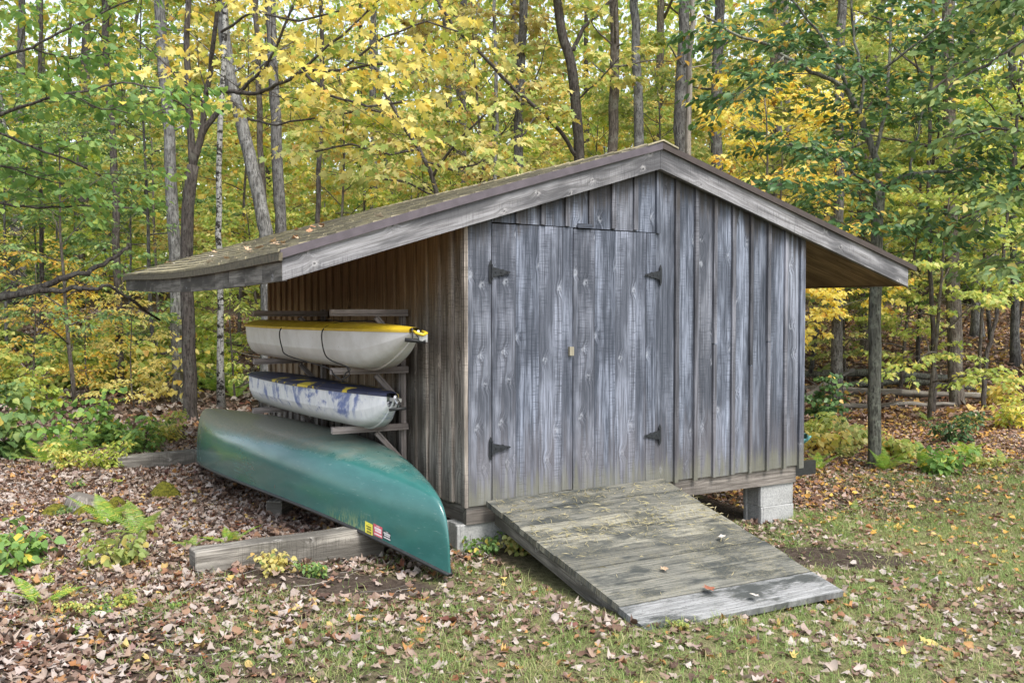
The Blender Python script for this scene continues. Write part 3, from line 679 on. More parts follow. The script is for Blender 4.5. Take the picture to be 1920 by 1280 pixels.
# ------------------------------------------------------------------ canoe, upside down along the side wall
def grid_faces(nu, nv, flip=False, base=0):
    i, j = np.meshgrid(np.arange(nu - 1), np.arange(nv - 1), indexing='ij'); q = (i * nv + j).ravel() + base
    F = np.stack([q, q + nv, q + nv + 1, q + 1], 1); return F[:, ::-1] if flip else F
CN0, CN1 = np.array([-.376, -.478]), np.array([-.775, 4.12])
def canoe_point(s, a):
    """s -1 near tip .. 1 far tip, a 0 wall-side gunwale .. 1 keel .. 2 near-side gunwale"""
    u = abs(s); t = (s + 1) / 2
    c = CN0 + (CN1 - CN0) * t
    ends = .5 * (1 - s) * .018 + .5 * (1 + s) * .14
    gun = ends + (.172 - .085 * s) * (1 - u ** 2.6)
    keel = .662 - (.235 if s < 0 else .05) * u ** 3.2
    keel = gun + (keel - gun) * (1 - u ** 30) ** (1 / 2.6)
    w = .392 * (1 - u ** 2.35) ** .92 + .006
    ax = np.array([CN1[0] - CN0[0], CN1[1] - CN0[1]]); ax /= np.linalg.norm(ax); nn = np.array([ax[1], -ax[0]])
    th = math.pi * a / 2
    sq = .50 + .42 * u ** 3
    cx = math.copysign(abs(math.cos(th)) ** sq, math.cos(th)); sz = abs(math.sin(th)) ** (.60 + .2 * u ** 2)
    flare = 1 + .04 * math.sin(th) * (1 - u ** 2)
    xy = c + nn * (w * cx * flare)
    return np.array([xy[0], xy[1], gun + (keel - gun) * sz])
def canoe():
    o = empty("canoe", (CN0[0], CN0[1], 0), "glossy teal green canoe lying upside down along the shed's side wall", "canoe")
    off = np.array([CN0[0], CN0[1], 0]); o.location = (0, 0, 0)
    ss = np.sin(np.linspace(-1, 1, 91) * math.pi / 2); ss = np.sign(ss) * (1 - (1 - np.abs(ss)) ** 1.25)
    aa = np.linspace(0, 2, 41)
    V = np.array([[canoe_point(s, a) for a in aa] for s in ss])
    mesh_np("hull", V.reshape(-1, 3), grid_faces(len(ss), len(aa), True), M['canoe'], o, smooth=True)
    VI = V.copy(); cen = V.mean(1, keepdims=True); VI = V + (cen - V) * .03; VI[:, :, 2] -= .004
    mesh_np("inner_hull", VI.reshape(-1, 3), grid_faces(len(ss), len(aa)), M['rubber'], o, smooth=True)
    for a, sg in ((0, 1), (2, -1)):
        A = Acc(); P = [canoe_point(s, a) + np.array([0, 0, -.004]) for s in ss[1:-1]]
        A.tube(P, .0125, 8); A.build("gunwale", M['rubber'], o, True)
    for e in (0, -1):
        A = Acc(); c = canoe_point(-.985 if e == 0 else .985, 1)
        k = np.array([canoe_point(-1 if e == 0 else 1, 0)[0], canoe_point(-1 if e == 0 else 1, 0)[1], canoe_point(-1 if e == 0 else 1, 0)[2]])
        d = (canoe_point(-.9 if e == 0 else .9, 0) + canoe_point(-.9 if e == 0 else .9, 2)) / 2 - k
        A.tube([k - d * .02, k + d * .5, k + d], [.016, .03, .045], 8, flat=.4); A.build("end_cap", M['rubber'], o, True)
    for sp in (-.25, .3):
        A = Acc(); A.tube([canoe_point(sp, .03), canoe_point(sp, 1.97)], .014, 6); A.build("thwart", M['timber'], o)
    # registration decals on the near side
    def patch(s0, s1, a0, a1, lift, mat, name, parent, nu=5, nv=4, label=None):
        Q = []
        for s in np.linspace(s0, s1, nu):
            for a in np.linspace(a0, a1, nv):
                p = canoe_point(s, a); dn = np.cross(canoe_point(s + .01, a) - p, canoe_point(s, a + .01) - p); dn /= np.linalg.norm(dn)
                if np.dot(dn, CAM - p) < 0: dn = -dn
                Q.append(p + dn * lift)
        ob = mesh_np(name, np.array(Q), grid_faces(nu, nv), mat, parent)
        if label: tag(ob, label)
        return ob
    def find(px, py):
        best = None
        for s in np.linspace(-.98, -.2, 120):
            for a in np.linspace(1.2, 2, 60):
                p = canoe_point(s, a); d = p - CAM; z = d @ FW; q = (960 + FPX * d @ RT / z - px) ** 2 + (640 - FPX * d @ UP / z - py) ** 2
                if best is None or q < best[0]: best = (q, s, a)
        return best[1], best[2]
    rows = {'yellow': [(.16, .20, .35, .72), (.36, .52, .15, .80), (.58, .72, .2, .8), (.80, .93, .2, .8)], 'red': [(.10, .17, .3, .7), (.28, .50, .1, .9), (.54, .70, .15, .85), (.82, .93, .1, .9)], 'black': [(.04, .12, .35, .7), (.22, .45, .05, .95), (.50, .68, .12, .88), (.80, .95, .05, .95)]}
    for k, ink, px0, px1, py0, py1 in (('yellow', 'ink', 685, 699, 978, 1000), ('red', 'white', 701, 716, 983, 1006), ('black', 'white', 718, 732, 993, 1013)):
        s0, a1 = find(px0, py1 - 2); s1, a0 = find(px1, py0 + 4); s0b, a0b = find(px0, py0); s1b, a1b = find(px1, py1 + 3)
        S0, S1, A0, A1 = (s0 + s0b) / 2, (s1 + s1b) / 2, (a0 + a0b) / 2, (a1 + a1b) / 2
        st = patch(S0, S1, A0, A1, .0016, M['st_' + k], "sticker", o, label=f"{k} registration sticker with lines of print")
        ac = Acc(); VV = []; FF = []
        rr = random.Random(k)
        for r0, r1, c0, c1 in rows[k]:
            x = c0
            while x < c1 - .03:                       # each line of print is a run of letter-sized marks
                wv = rr.uniform(.06, .11); x1 = min(x + wv, c1)
                q = [canoe_point(S0 + (S1 - S0) * xx, A0 + (A1 - A0) * yy) + (CAM - canoe_point(S0, A0)) / np.linalg.norm(CAM - canoe_point(S0, A0)) * .0028 for xx, yy in ((x, r0), (x1, r0), (x1, r1), (x, r1))]
                b0 = len(VV); VV += q; FF.append([b0, b0 + 1, b0 + 2, b0 + 3]); x = x1 + .025
        mesh_np("print", np.array(VV), np.array(FF), M['st_' + ink], st)
canoe()

# ------------------------------------------------------------------ small boats on the racks
def weld(me, ang=34):
    bm = bmesh.new(); bm.from_mesh(me); bmesh.ops.remove_doubles(bm, verts=bm.verts, dist=.0006); bmesh.ops.dissolve_degenerate(bm, edges=bm.edges, dist=.0003); bm.to_mesh(me); bm.free()
    me.polygons.foreach_set("use_smooth", np.ones(len(me.polygons), bool)); me.set_sharp_from_angle(angle=R(ang))
def small_boat(name, label, cat, yb, ys_, xc, zg0, zg1, depth, wmax, hullm, deckm, bowp, stemp, crown=.05, rise=.78, full=1.25):
    """ys_ stern y, yb bow y, gunwale heights zg0 (stern) zg1 (bow)"""
    o = empty(name, (xc, (yb + ys_) / 2, min(zg0, zg1) - depth), label, cat)
    org = np.array([xc, (yb + ys_) / 2, min(zg0, zg1) - depth])
    S = np.concatenate([np.linspace(0, .08, 9), np.linspace(.1, .7, 25), np.linspace(.72, 1, 30)])
    def width(s):
        w = wmax * (1 - (max(0, s - .42) / .58) ** bowp) ** .85 if s > .42 else wmax * (1 - .22 * ((.42 - s) / .42) ** 2)
        if s < .08: w *= (1 - (1 - s / .08) ** 2.4 * .45)
        return max(w, .012)
    def ring(s):
        w = width(s); g = zg0 + (zg1 - zg0) * s + .012 * ((s - .45) / .55) ** 2
        k = g - depth * (1 - (max(0, s - rise) / (1 - rise)) ** stemp) ** (1 / full)
        if s < .08: k += depth * .30 * (1 - s / .08) ** 2
        d = g - k; return w, g, k, d
    y = lambda s: ys_ + (yb - ys_) * s
    H = []; Sd = []; Dk = []; Rm = []
    for s in S:
        w, g, k, d = ring(s)
        bot = [(f * w, k + d * h) for f, h in ((-.93, .46), (-.80, .20), (-.60, .055), (-.32, .010), (0, 0), (.32, .010), (.60, .055), (.80, .20), (.93, .46))]
        H.append([(xc + a, y(s), c) for a, c in bot])
        Sd.append([[(xc + q * w * f, y(s), k + d * h) for f, h in ((.93, .46), (.955, .62), (.985, .85), (1., .97))] for q in (-1, 1)])
        Rm.append([[(xc + q * w * f, y(s), g + h) for f, h in ((1., -.012), (1.035, -.012), (1.04, .004), (1.0, .008))] for q in (-1, 1)])
        cr = crown * min(1, w / wmax + .15)
        Dk.append([(xc + f * w, y(s), g + .008 + cr * h) for f, h in ((-1.0, 0), (-.86, .5), (-.6, .85), (-.3, .97), (0, 1), (.3, .97), (.6, .85), (.86, .5), (1.0, 0))])
    def g2(Q, flip): Q = np.array(Q) - org; return Q.reshape(-1, 3), grid_faces(Q.shape[0], Q.shape[1], flip)
    V, F = g2(H, True); parts = [(V, F)]; b0 = len(V)
    for q in (0, 1):
        V, F = g2([r[q] for r in Sd], q == 0); parts.append((V, F + b0)); b0 += len(V)
    # stern panel
    w, g, k, d = ring(0); st = [np.array(p) - org for p in H[0]] + [np.array(p) - org for p in Sd[0][1][1:]] + [np.array(p) - org for p in Sd[0][0][1:]][::-1]
    c = np.mean(st, 0); V = np.array([c] + st); F = np.array([[0, i + 1, (i + 1) % len(st) + 1, (i + 1) % len(st) + 1] for i in range(len(st))])
    hull_v = np.concatenate([p[0] for p in parts]); hull_f = np.concatenate([p[1] for p in parts])
    me = bpy.data.meshes.new("hull"); me.from_pydata(hull_v.tolist() + V.tolist(), [], hull_f.tolist() + [[len(hull_v) + int(q) for q in f[:3]] for f in F]); me.materials.append(hullm)
    weld(me); link(bpy.data.objects.new("hull", me), o)
    V, F = g2(Dk, True); vs, fs = [V], [F]; b0 = len(V)
    for q in (0, 1):
        V, F = g2([r[q] for r in Rm], q == 0); vs.append(V); fs.append(F + b0); b0 += len(V)
    weld(mesh_np("deck", np.concatenate(vs), np.concatenate(fs), deckm, o).data)
    # moulded keel strip up the stem
    A = Acc(); P = [np.array((xc, y(s), ring(s)[2] - .002)) - org for s in S if s > .6]; A.tube(P, .009, 6); A.build("keel_strip", hullm, o, True)
    return o, org, ring, y
o, org, ring1, y1 = small_boat("dinghy", "white boat with a yellow deck on the upper rack arms", "boat", .01, 3.2, -.355, 1.415, 1.424, .268, .335, M['white_hull'], M['yellow_deck'], 2.1, 1.6, .05, .78, 1.)
# bow loop, toggle handle
A = Acc(); o.rotation_euler = (0, R(2.5), 0); bp = np.array([-.355, -.005, 1.432]) - org
A.tube([bp + [.03, .02, .0], bp + [.035, -.03, -.01], bp + [0, -.05, -.02], bp + [-.035, -.03, -.01], bp + [-.03, .02, 0]], .010, 8); A.build("bow_loop", M['yellow_deck'], o, True)
A = Acc(); A.tube([bp + [-.09, .02, -.055], bp + [.03, -.03, -.06]], .013, 8); tg = A.build("toggle_handle", M['rubber'], o, True)
A = Acc(); A.tube([bp + [-.03, .05, .02], bp + [-.045, .0, -.03], bp + [-.05, 0, -.055]], .004, 6); A.tube([bp + [-.03, .05, .02], bp + [-.01, -.01, -.04], bp + [-.005, -.015, -.058]], .004, 6); A.build("handle_cord", M['cord'], o)
A = Acc(); A.box(bp + [-.012, -.03, -.055], (.05, -.01, -.01), (0, .03, .0), (0, 0, .05)); A.build("bow_eye", M['steel'], o)

o2, org2, ring2, y2 = small_boat("dinghy", "white boat with blue sprayed blotches and a peeling navy deck on the lower rack arms", "boat", .40, 3.15, -.36, .965, .985, .246, .325, M['blue_hull'], M['navy_deck'], 2.5, 2.2, .03, .84)
o2.rotation_euler = (0, R(6), 0); bp = np.array([-.36, .385, .98]) - org2
A = Acc(); A.box(bp + [-.03, -.025, -.02], (.06, 0, 0), (0, .06, 0), (0, 0, .022)); A.tube([bp + [-.02, -.02, .0], bp + [-.01, -.05, -.03], bp + [.01, -.03, -.05]], .007, 6); A.build("bow_fitting", M['steel'], o2)
A = Acc(); A.tube([bp + [-.06, -.04, -.075], bp + [.05, -.065, -.055]], .010, 8); A.build("toggle_handle", M['rubber'], o2, True)
A = Acc(); A.tube([bp + [.0, -.03, .0], bp + [.01, -.06, -.03], bp + [.0, -.055, -.065]], .004, 6); A.build("handle_cord", M['cord'], o2)
o3, org3, r3, y3 = small_boat("dinghy", "teal boat mostly hidden on the far side of the shed, only its tip showing", "boat", .10, 3.1, Wd + .235, .50, .50, .20, .20, M['teal'], M['teal'], 2.2, 2.2, .03)

def cord(pts, label):
    A = Acc(); P = [np.array(p) for p in pts]; Q = []
    for i in range(len(P) - 1):
        p0, p1, p2, p3 = P[max(i - 1, 0)], P[i], P[i + 1], P[min(i + 2, len(P) - 1)]
        for t in np.linspace(0, 1, 6)[:-1]:
            Q.append(.5 * ((2 * p1) + (-p0 + p2) * t + (2 * p0 - 5 * p1 + 4 * p2 - p3) * t * t + (-p0 + 3 * p1 - 3 * p2 + p3) * t ** 3))
    Q.append(P[-1]); c = Q[len(Q) // 2]; A.tube([q - c for q in Q], .0048, 6); ob = A.build("cord", M['cord'], None, True); ob.location = c
    return tag(ob, label, "cord", "cords tied round the upper boat")
def girth(s, extra):
    w, g, k, d = ring1(s); y = y1(s); X = -.355
    return [(X + .9 * w, y, g - .02), (X + .5 * w, y, g + .055), (X, y, g + .066), (X - .5 * w, y - .0, g + .057), (X - .9 * w, y, g + .026), (X - 1.05 * w, y - .01, g - .02), (X - .97 * w - .014, y - .02, k + d * .5), (X - .86 * w - .012, y - .05, k + d * .25)] + extra
cord(girth(.46, [onax(613, 689, 0, -.60), onax(624, 700, 0, -.61), onax(640, 711, 0, -.61), onax(655, 702, 0, -.6), onax(651, 690, 0, -.58)]), "black cord looped over the middle of the yellow deck")
cord(girth(.70, [onax(655, 690, 0, -.60), onax(648, 700, 0, -.6), onax(641, 716, 0, -.6)]), "black cord over the yellow deck nearer the bow")
# ------------------------------------------------------------------ leaves, branches, plants
def half(outline):      # mirror a half outline into a fan of triangles about a point of the midrib
    L = outline; Rr = [(x, -y) for x, y in outline[1:-1]][::-1]
    return L + Rr
def template(outline, c=.4, fold=.18, droop=.25):
    P = half(outline); V = [(c, 0)] + P
    V = np.array([(x, y, fold * abs(y) - droop * x * x) for x, y in V])
    n = len(P); F = np.array([[0, 1 + i, 1 + (i + 1) % n] for i in range(n)])
    return V, F
MAPLE = template([(0, 0), (.02, .30), (.16, .46), (.26, .27), (.50, .52), (.60, .42), (.56, .20), (.78, .20), (1, 0)], .32, .15, .3)
OVAL = template([(0, 0), (.22, .20), (.55, .24), (.82, .12), (1, 0)], .45, .25, .2)
BROAD = template([(0, 0), (.08, .30), (.38, .42), (.70, .27), (1, 0)], .4, .2, .3)
DIAM = (np.array([(0, 0, 0), (.45, .33, .05), (1, 0, -.15), (.45, -.33, .05)]), np.array([[0, 3, 1], [1, 3, 2]]))
CURL = template([(0, 0), (.05, .34), (.22, .44), (.34, .28), (.55, .48), (.66, .22), (1, 0)], .36, 0, 0)

def place_leaves(tm, O, ax, up, size):
    """copies of a leaf template at O with axis ax and rough normal up"""
    T, F = tm; n = len(O)
    ax = ax / np.linalg.norm(ax, axis=1, keepdims=True)
    s = np.cross(up, ax); s /= np.linalg.norm(s, axis=1, keepdims=True) + 1e-9; nn = np.cross(ax, s)
    V = O[:, None, :] + size[:, None, None] * (T[None, :, 0:1] * ax[:, None, :] + T[None, :, 1:2] * s[:, None, :] + T[None, :, 2:3] * nn[:, None, :])
    Fs = F[None] + (np.arange(n) * len(T))[:, None, None]
    return V.reshape(-1, 3), Fs.reshape(-1, 3)
class Leaves:
    def __init__(s, rng): s.O = []; s.A = []; s.U = []; s.S = []; s.r = rng
    def spray(s, p, d, L, n, size, flat=.5, droop=.35, spread=.9):
        """leaves either side of a twig from p along d"""
        r = s.r; d = np.array(d, float); d /= np.linalg.norm(d) + 1e-9
        side = np.cross(d, [0, 0, 1.]); side /= np.linalg.norm(side) + 1e-9
        t = (np.arange(n) + r.random(n)) / n; sg = np.where(np.arange(n) % 2 == 0, 1., -1.)
        O = np.array(p) + d * (t * L)[:, None] + side * (sg * r.uniform(0, .35, n) * L * .6)[:, None] + r.normal(0, .05 * L + .01, (n, 3)) * [1, 1, .8]
        O[:, 2] -= droop * .25 * (t * L) ** 1
        A = d * r.uniform(.2, 1., n)[:, None] + side * (sg * spread * r.uniform(.3, 1.2, n))[:, None]; A[:, 2] -= droop * r.uniform(.2, 1.6, n)
        U = np.zeros((n, 3)); U[:, 2] = 1; U += r.normal(0, flat, (n, 3))
        s.O.append(O); s.A.append(A); s.U.append(U); s.S.append(size * r.uniform(.6, 1.25, n))
    def build(s, tm, name, mat, parent=None, org=None, link_it=True):
        O = np.concatenate(s.O)
        if org is not None: O = O - org
        V, F = place_leaves(tm, O, np.concatenate(s.A), np.concatenate(s.U), np.concatenate(s.S))
        return mesh_np(name, V, F, mat, parent, link_it=link_it)
def curve(p0, d, L, n, r, bend=.25, grav=0.):
    P = [np.array(p0, float)]; d = np.array(d, float); d /= np.linalg.norm(d)
    for i in range(n):
        d = d + r.normal(0, bend / n ** .5, 3) + np.array([0, 0, grav / n]); d /= np.linalg.norm(d); P.append(P[-1] + d * L / n)
    return P
def taper(n, a, b): return list(np.linspace(a, b, n))
def foliate(A, lv, limb, r0, rng, subs=5, sub_len=.8, twigs=4, nl=9, size=.11, t0=.25, up=.15, flat=.5, droop=.35, twig_len=.32, lean=0.):
    """side branches and leafy twigs along one limb (list of points)"""
    P = np.array(limb); seg = np.linalg.norm(np.diff(P, axis=0), axis=1); cum = np.concatenate([[0], np.cumsum(seg)]); L = cum[-1]
    def pt(t):
        x = t * L; i = min(np.searchsorted(cum, x) - 1, len(seg) - 1); i = max(i, 0)
        f = (x - cum[i]) / (seg[i] + 1e-9); return P[i] + (P[i + 1] - P[i]) * f, (P[i + 1] - P[i]) / (seg[i] + 1e-9)
    for k in range(subs):
        t = t0 + (1 - t0) * (k + rng.random() * .9) / subs; p, d = pt(min(t, .999))
        side = np.cross(d, [0, 0, 1.]); ns = np.linalg.norm(side)
        side = side / ns if ns > .2 else np.array([math.cos(k * 2.4), math.sin(k * 2.4), 0.])
        if abs(d[2]) > .75: a = k * 2.4 + rng.random(); side = np.array([math.cos(a), math.sin(a), 0.])
        sg = 1 if k % 2 else -1
        dd = d * rng.uniform(.3, .9) + side * sg * rng.uniform(.5, 1.1); dd[2] = dd[2] * .5 + up + rng.normal(0, .18)
        Ls = sub_len * rng.uniform(.6, 1.25) * (1.15 - .4 * t); Q = curve(p, dd, Ls, 4, rng, .3, -.08)
        rr = max(.004, r0 * .3 * (1.1 - t)); A.tube(Q, taper(5, rr, .003), 4, False)
        for j in range(twigs):
            q = Q[1 + int(rng.integers(0, 4))] if j < twigs - 1 else Q[-1]; base = (Q[-1] - Q[0]) / (np.linalg.norm(Q[-1] - Q[0]) + 1e-9)
            a = rng.uniform(-1.1, 1.1); dx = np.array([base[0] * math.cos(a) - base[1] * math.sin(a), base[0] * math.sin(a) + base[1] * math.cos(a), base[2] * .4 + rng.normal(0, .12)])
            lv.spray(q, dx, twig_len * rng.uniform(.7, 1.3), nl, size, flat, droop)
    p, d = pt(.999); lv.spray(p, d, twig_len, nl, size, flat, droop)

# -- generic young woodland trees: a few built once, copied
PROTO = {}
def make_young(key, seed, H, spread, h0, nlimb, leafsize, tm=MAPLE, r=.045, subs=6, twigs=4, nl=9):
    rng = np.random.default_rng(seed); A = Acc(); lv = Leaves(rng)
    T = curve((0, 0, -.15), (rng.normal(0, .05), rng.normal(0, .05), 1), H, 8, rng, .12, .1)
    A.tube(T, taper(9, r, .008), 7)
    T = np.array(T)
    for k in range(nlimb):
        t = h0 + (1 - h0) * (k + rng.random() * .6) / nlimb; i = min(int(t * 8), 7); p = T[i] + (T[i + 1] - T[i]) * (t * 8 - i)
        az = k * 2.4 + rng.uniform(-.4, .4); el = rng.uniform(.15, .6) + .5 * t ** 2
        L = spread * (1.15 - .75 * ((t - h0) / (1 - h0)) ** 1.5) * rng.uniform(.7, 1.15)
        Q = curve(p, (math.cos(az) * math.cos(el), math.sin(az) * math.cos(el), math.sin(el)), L, 5, rng, .25, -.25)
        A.tube(Q, taper(6, r * .42 * (1.2 - t), .004), 5, False)
        foliate(A, lv, Q, r * .5, rng, subs, spread * .42, twigs, nl, leafsize, flat=.45, droop=.4)
    tr = A.build("trunk", M['bk_brown'], None, True); COL.objects.unlink(tr)
    cr = lv.build(tm, "crown", M['lf_lime'], None, link_it=False)
    PROTO[key] = (tr, cr)
make_young('a', 11, 5.6, 1.7, .22, 16, .09, nl=11)
make_young('b', 12, 6.6, 1.9, .30, 17, .085, BROAD, nl=12)
make_young('c', 13, 4.4, 1.5, .15, 13, .085, nl=11)
make_young('d', 14, 7.6, 2.1, .35, 18, .092, nl=12)
make_young('e', 15, 3.0, 1.1, .12, 11, .105, OVAL, .025, 5, 4, 8)
make_young('f', 16, 5.2, 1.9, .18, 15, .092, OVAL, nl=12)
def copy_tree(key, name, x, y, sc, rz, leafm, barkm, label, cat, group, sz=None):
    o = empty(name, (x, y, float(gz(x, y))), label, cat, group, rz)
    o.scale = (sc, sc, sc * (sz or 1))
    for src, m in zip(PROTO[key], (barkm, leafm)):
        c = src.copy(); link(c, o); setmat(c, M[m])
    return o
# -- tall canopy trees: own trunk each, crown copied
def make_canopy(key, seed, tm, size):
    rng = np.random.default_rng(seed); A = Acc(); lv = Leaves(rng)
    for k in range(11):
        az = k * 2.4; el = rng.uniform(.1, .9); h = -1.2 + 4.2 * k / 11
        Q = curve((0, 0, h), (math.cos(az) * math.cos(el), math.sin(az) * math.cos(el), math.sin(el)), rng.uniform(1.8, 3.0), 6, rng, .3, -.1)
        A.tube(Q, taper(7, .05, .006), 5, False); foliate(A, lv, Q, .05, rng, 4, .9, 4, 7, size, flat=.5, twig_len=.4)
    lb = A.build("limbs", M['bk_grey'], None, True); COL.objects.unlink(lb)
    PROTO[key] = (lb, lv.build(tm, "crown", M['lf_ylime'], None, link_it=False))
make_canopy('C1', 21, MAPLE, .15); make_canopy('C2', 22, BROAD, .14)

def px_path(pts, Z, extend=True, H=13., base=None):
    """pixel polyline (bottom first) at depth Z -> points from the ground up"""
    zs = [Z + (p[2] if len(p) > 2 else 0) for p in pts]
    P = [at(p[0], p[1], z) for p, z in zip(pts, zs)]
    g = float(gz(P[0][0], P[0][1]))
    if P[0][2] > g + .05: P = [np.array([P[0][0] + (P[0][0] - P[1][0]) * .15, P[0][1] + (P[0][1] - P[1][1]) * .15, g - .15])] + P
    else: P[0][2] = g - .15
    if extend and P[-1][2] < H:
        d = P[-1] - P[-2]; d /= np.linalg.norm(d); d = d * .5 + np.array([0, 0, .5]); d /= np.linalg.norm(d)
        k = max(2, int((H - P[-1][2]) / 1.5)); s = (H - P[-1][2]) / d[2] / k
        for i in range(k): P.append(P[-1] + d * s + np.array([.06 * math.sin(i * 2.1 + Z), .06 * math.cos(i * 1.7 + Z), 0]))
    return P
def refine(P, r, n=3, amp=.01):
    Q = []
    for a, b_ in zip(P[:-1], P[1:]):
        for t in np.linspace(0, 1, n + 1)[:-1]: Q.append(a + (b_ - a) * t + (r.normal(0, amp, 3) if 0 < t else 0))
    return Q + [P[-1]]
def trunk_tree(name, pts, Z, wpx, barkm, leafm, label, crown='C1', H=13., group="tall trees of the woods", rr=None, cs=1., dead=False):
    rng = np.random.default_rng(int(abs(pts[0][0])) + 7); P = refine(px_path(pts, Z, True, H), rng, 3, .012)
    r = wpx / 2 * Z / FPX; n = len(P); base = P[0].copy(); base[2] += .15
    o = empty(name, base, label, "tree", group)
    A = Acc(); rad = [r * (1.5 if i == 0 else 1.12 if i == 1 else 1.) * (1 - .45 * i / n) * (1 + rng.normal(0, .03)) for i in range(n)]
    A.tube([p - base for p in P], rad, 10)
    for k in range(4):                                    # dead stubs and thin side branches
        i = int(rng.integers(n // 3, n - 1)); a = rng.uniform(0, 6.28); Q = curve(P[i] - base, (math.cos(a), math.sin(a), rng.uniform(-.1, .7)), rng.uniform(.3, 1.6), 5, rng, .4); A.tube(Q, taper(6, r * .22, .004), 5, False)
    A.build("trunk", M[barkm], o, True)
    if not dead:
        for src, m in zip(PROTO[crown], (barkm, leafm)):
            c = src.copy(); link(c, o); c.location = Vector(P[-1] - base) - Vector((0, 0, 2.2)); c.rotation_euler = (0, 0, rng.uniform(0, 6.28)); c.scale = (cs,) * 3; setmat(c, M[m])
    return o
TR = trunk_tree
TR("tree", [(222, 560), (218, 400), (212, 280), (200, 130), (195, -30)], 15.5, 15, 'bk_dark', 'lf_lime', "dark slim tree trunk deep in the green woods left of the big pale trunk")
TR("tree", [(334, 735), (331, 560), (325, 430), (318, 250), (304, 90), (297, -30)], 15.2, 26, 'bk_pale', 'lf_gold', "tall straight pale grey trunk beside the forked tree behind the left eave")
TR("tree", [(412, 470), (411, 380), (413, 230), (420, 120), (424, -20)], 14.4, 12, 'bk_birch', 'lf_gold', "thin white and black patched birch right of the forked tree")
TR("tree", [(502, 470), (495, 420), (474, 320), (452, 225), (430, 140), (418, 40)], 14.6, 28, 'bk_pale', 'lf_lime', "leaning light grey trunk behind the left roof slope")
TR("tree", [(494, 470), (493, 340), (487, 240), (484, 130), (480, -20)], 15.2, 13, 'bk_brown', 'lf_ylime', "slim brown trunk just behind the leaning light grey one")
TR("tree", [(527, 440), (524, 380), (518, 260), (513, 150), (508, 40)], 14.9, 23, 'bk_grey', 'lf_gold', "upright dark grey trunk right of the leaning light grey one", crown='C2')
TR("tree", [(975, 400), (972, 280), (976, 150), (982, 0)], 16.6, 21, 'bk_grey', 'lf_gold', "grey trunk rising behind the roof left of the dark twisting tree")
TR("tree", [(928, 330), (930, 180), (928, 60), (925, -40)], 16.2, 8, 'bk_pale', 'lf_ylime', "very thin pale trunk left of the grey one behind the roof")
TR("tree", [(1148, 330), (1150, 200), (1153, 90), (1150, -20)], 16.8, 22, 'bk_brown', 'lf_gold', "brown trunk right of the dark twisting tree, behind the ridge", crown='C2')
TR("tree", [(1199, 330), (1197, 200), (1192, 80), (1190, -20)], 17, 21, 'bk_pale', 'lf_ylime', "light grey blotched trunk behind the roof ridge")
TR("tree", [(1276, 330), (1276, 200), (1281, 90), (1285, -20)], 16.4, 26, 'bk_grey', 'lf_gold', "thick grey trunk right of the roof apex with a pale snag before it")
TR("tree", [(1291, 330), (1292, 200), (1295, 90), (1298, 20)], 15.9, 13, 'deadwood', 'lf_gold', "pale barkless dead snag right of the roof apex", dead=True, H=8.5)
TR("tree", [(1345, 330), (1343, 200), (1347, 90), (1350, -20)], 17.4, 24, 'bk_grey', 'lf_gold', "broad grey trunk behind the yellow leaves right of the apex", crown='C2')
TR("tree", [(1569, 690), (1571, 560), (1572, 400), (1572, 230), (1575, 100), (1580, -20)], 15.5, 22, 'bk_grey', 'lf_ylime', "grey trunk under the right eave with a dark bush at its foot")
TR("tree", [(1632, 680), (1622, 600), (1618, 480), (1624, 300), (1640, 100)], 21, 27, 'bk_brown', 'lf_gold', "stout brown trunk far behind the near lichened tree on the right", crown='C2')
TR("tree", [(1794, 740), (1791, 640), (1786, 540), (1783, 420), (1780, 250), (1776, 60)], 15.5, 29, 'bk_brown', 'lf_lime', "thick brown trunk standing by the fallen logs at right")
TR("tree", [(1832, 640), (1830, 520), (1828, 380), (1826, 150)], 23, 20, 'bk_pale', 'lf_ylime', "pale trunk deep in the woods right of the thick brown trunk")
TR("tree", [(78, 560), (78, 440), (76, 300), (75, 100)], 20, 9, 'bk_dark', 'lf_green', "slender dark trunk among green leaves near the left edge")
TR("tree", [(1752, 735), (1750, 650), (1746, 540), (1743, 430), (1741, 300)], 14.5, 10, 'bk_dark', 'lf_lime', "thin dark sapling left of the thick brown trunk at right", H=6.5, cs=.55)
TR("tree", [(1846, 725), (1850, 660), (1868, 600), (1880, 500)], 14.8, 9, 'bk_dark', 'lf_ylime', "thin dark sapling leaning right beside the fallen logs", H=6., cs=.5)
TR("tree", [(700, 400), (702, 300), (698, 120), (700, -20)], 24, 16, 'bk_grey', 'lf_gold', "grey trunk among yellow leaves above the middle of the left roof slope")
TR("tree", [(850, 360), (842, 200), (836, 60), (830, -30)], 25, 14, 'bk_dark', 'lf_ylime', "dark trunk far behind the yellow leaved leaning stem")
TR("tree", [(595, 420), (600, 280), (604, 120), (600, -30)], 16.5, 10, 'bk_dark', 'lf_gold', "slim dark trunk behind the yellow tree left of the roof middle")
TR("tree", [(1230, 320), (1236, 160), (1240, -20)], 26, 18, 'bk_brown', 'lf_ylime', "brown trunk deep in the woods just left of the roof apex", crown='C2')
TR("tree", [(1450, 420), (1452, 200), (1450, -20)], 25, 18, 'bk_brown', 'lf_gold', "brown trunk deep behind the yellow leaves above the right roof slope")
TR("tree", [(1905, 700), (1902, 500), (1900, 200)], 19, 15, 'bk_grey', 'lf_lime', "grey trunk at the right edge of the woods")

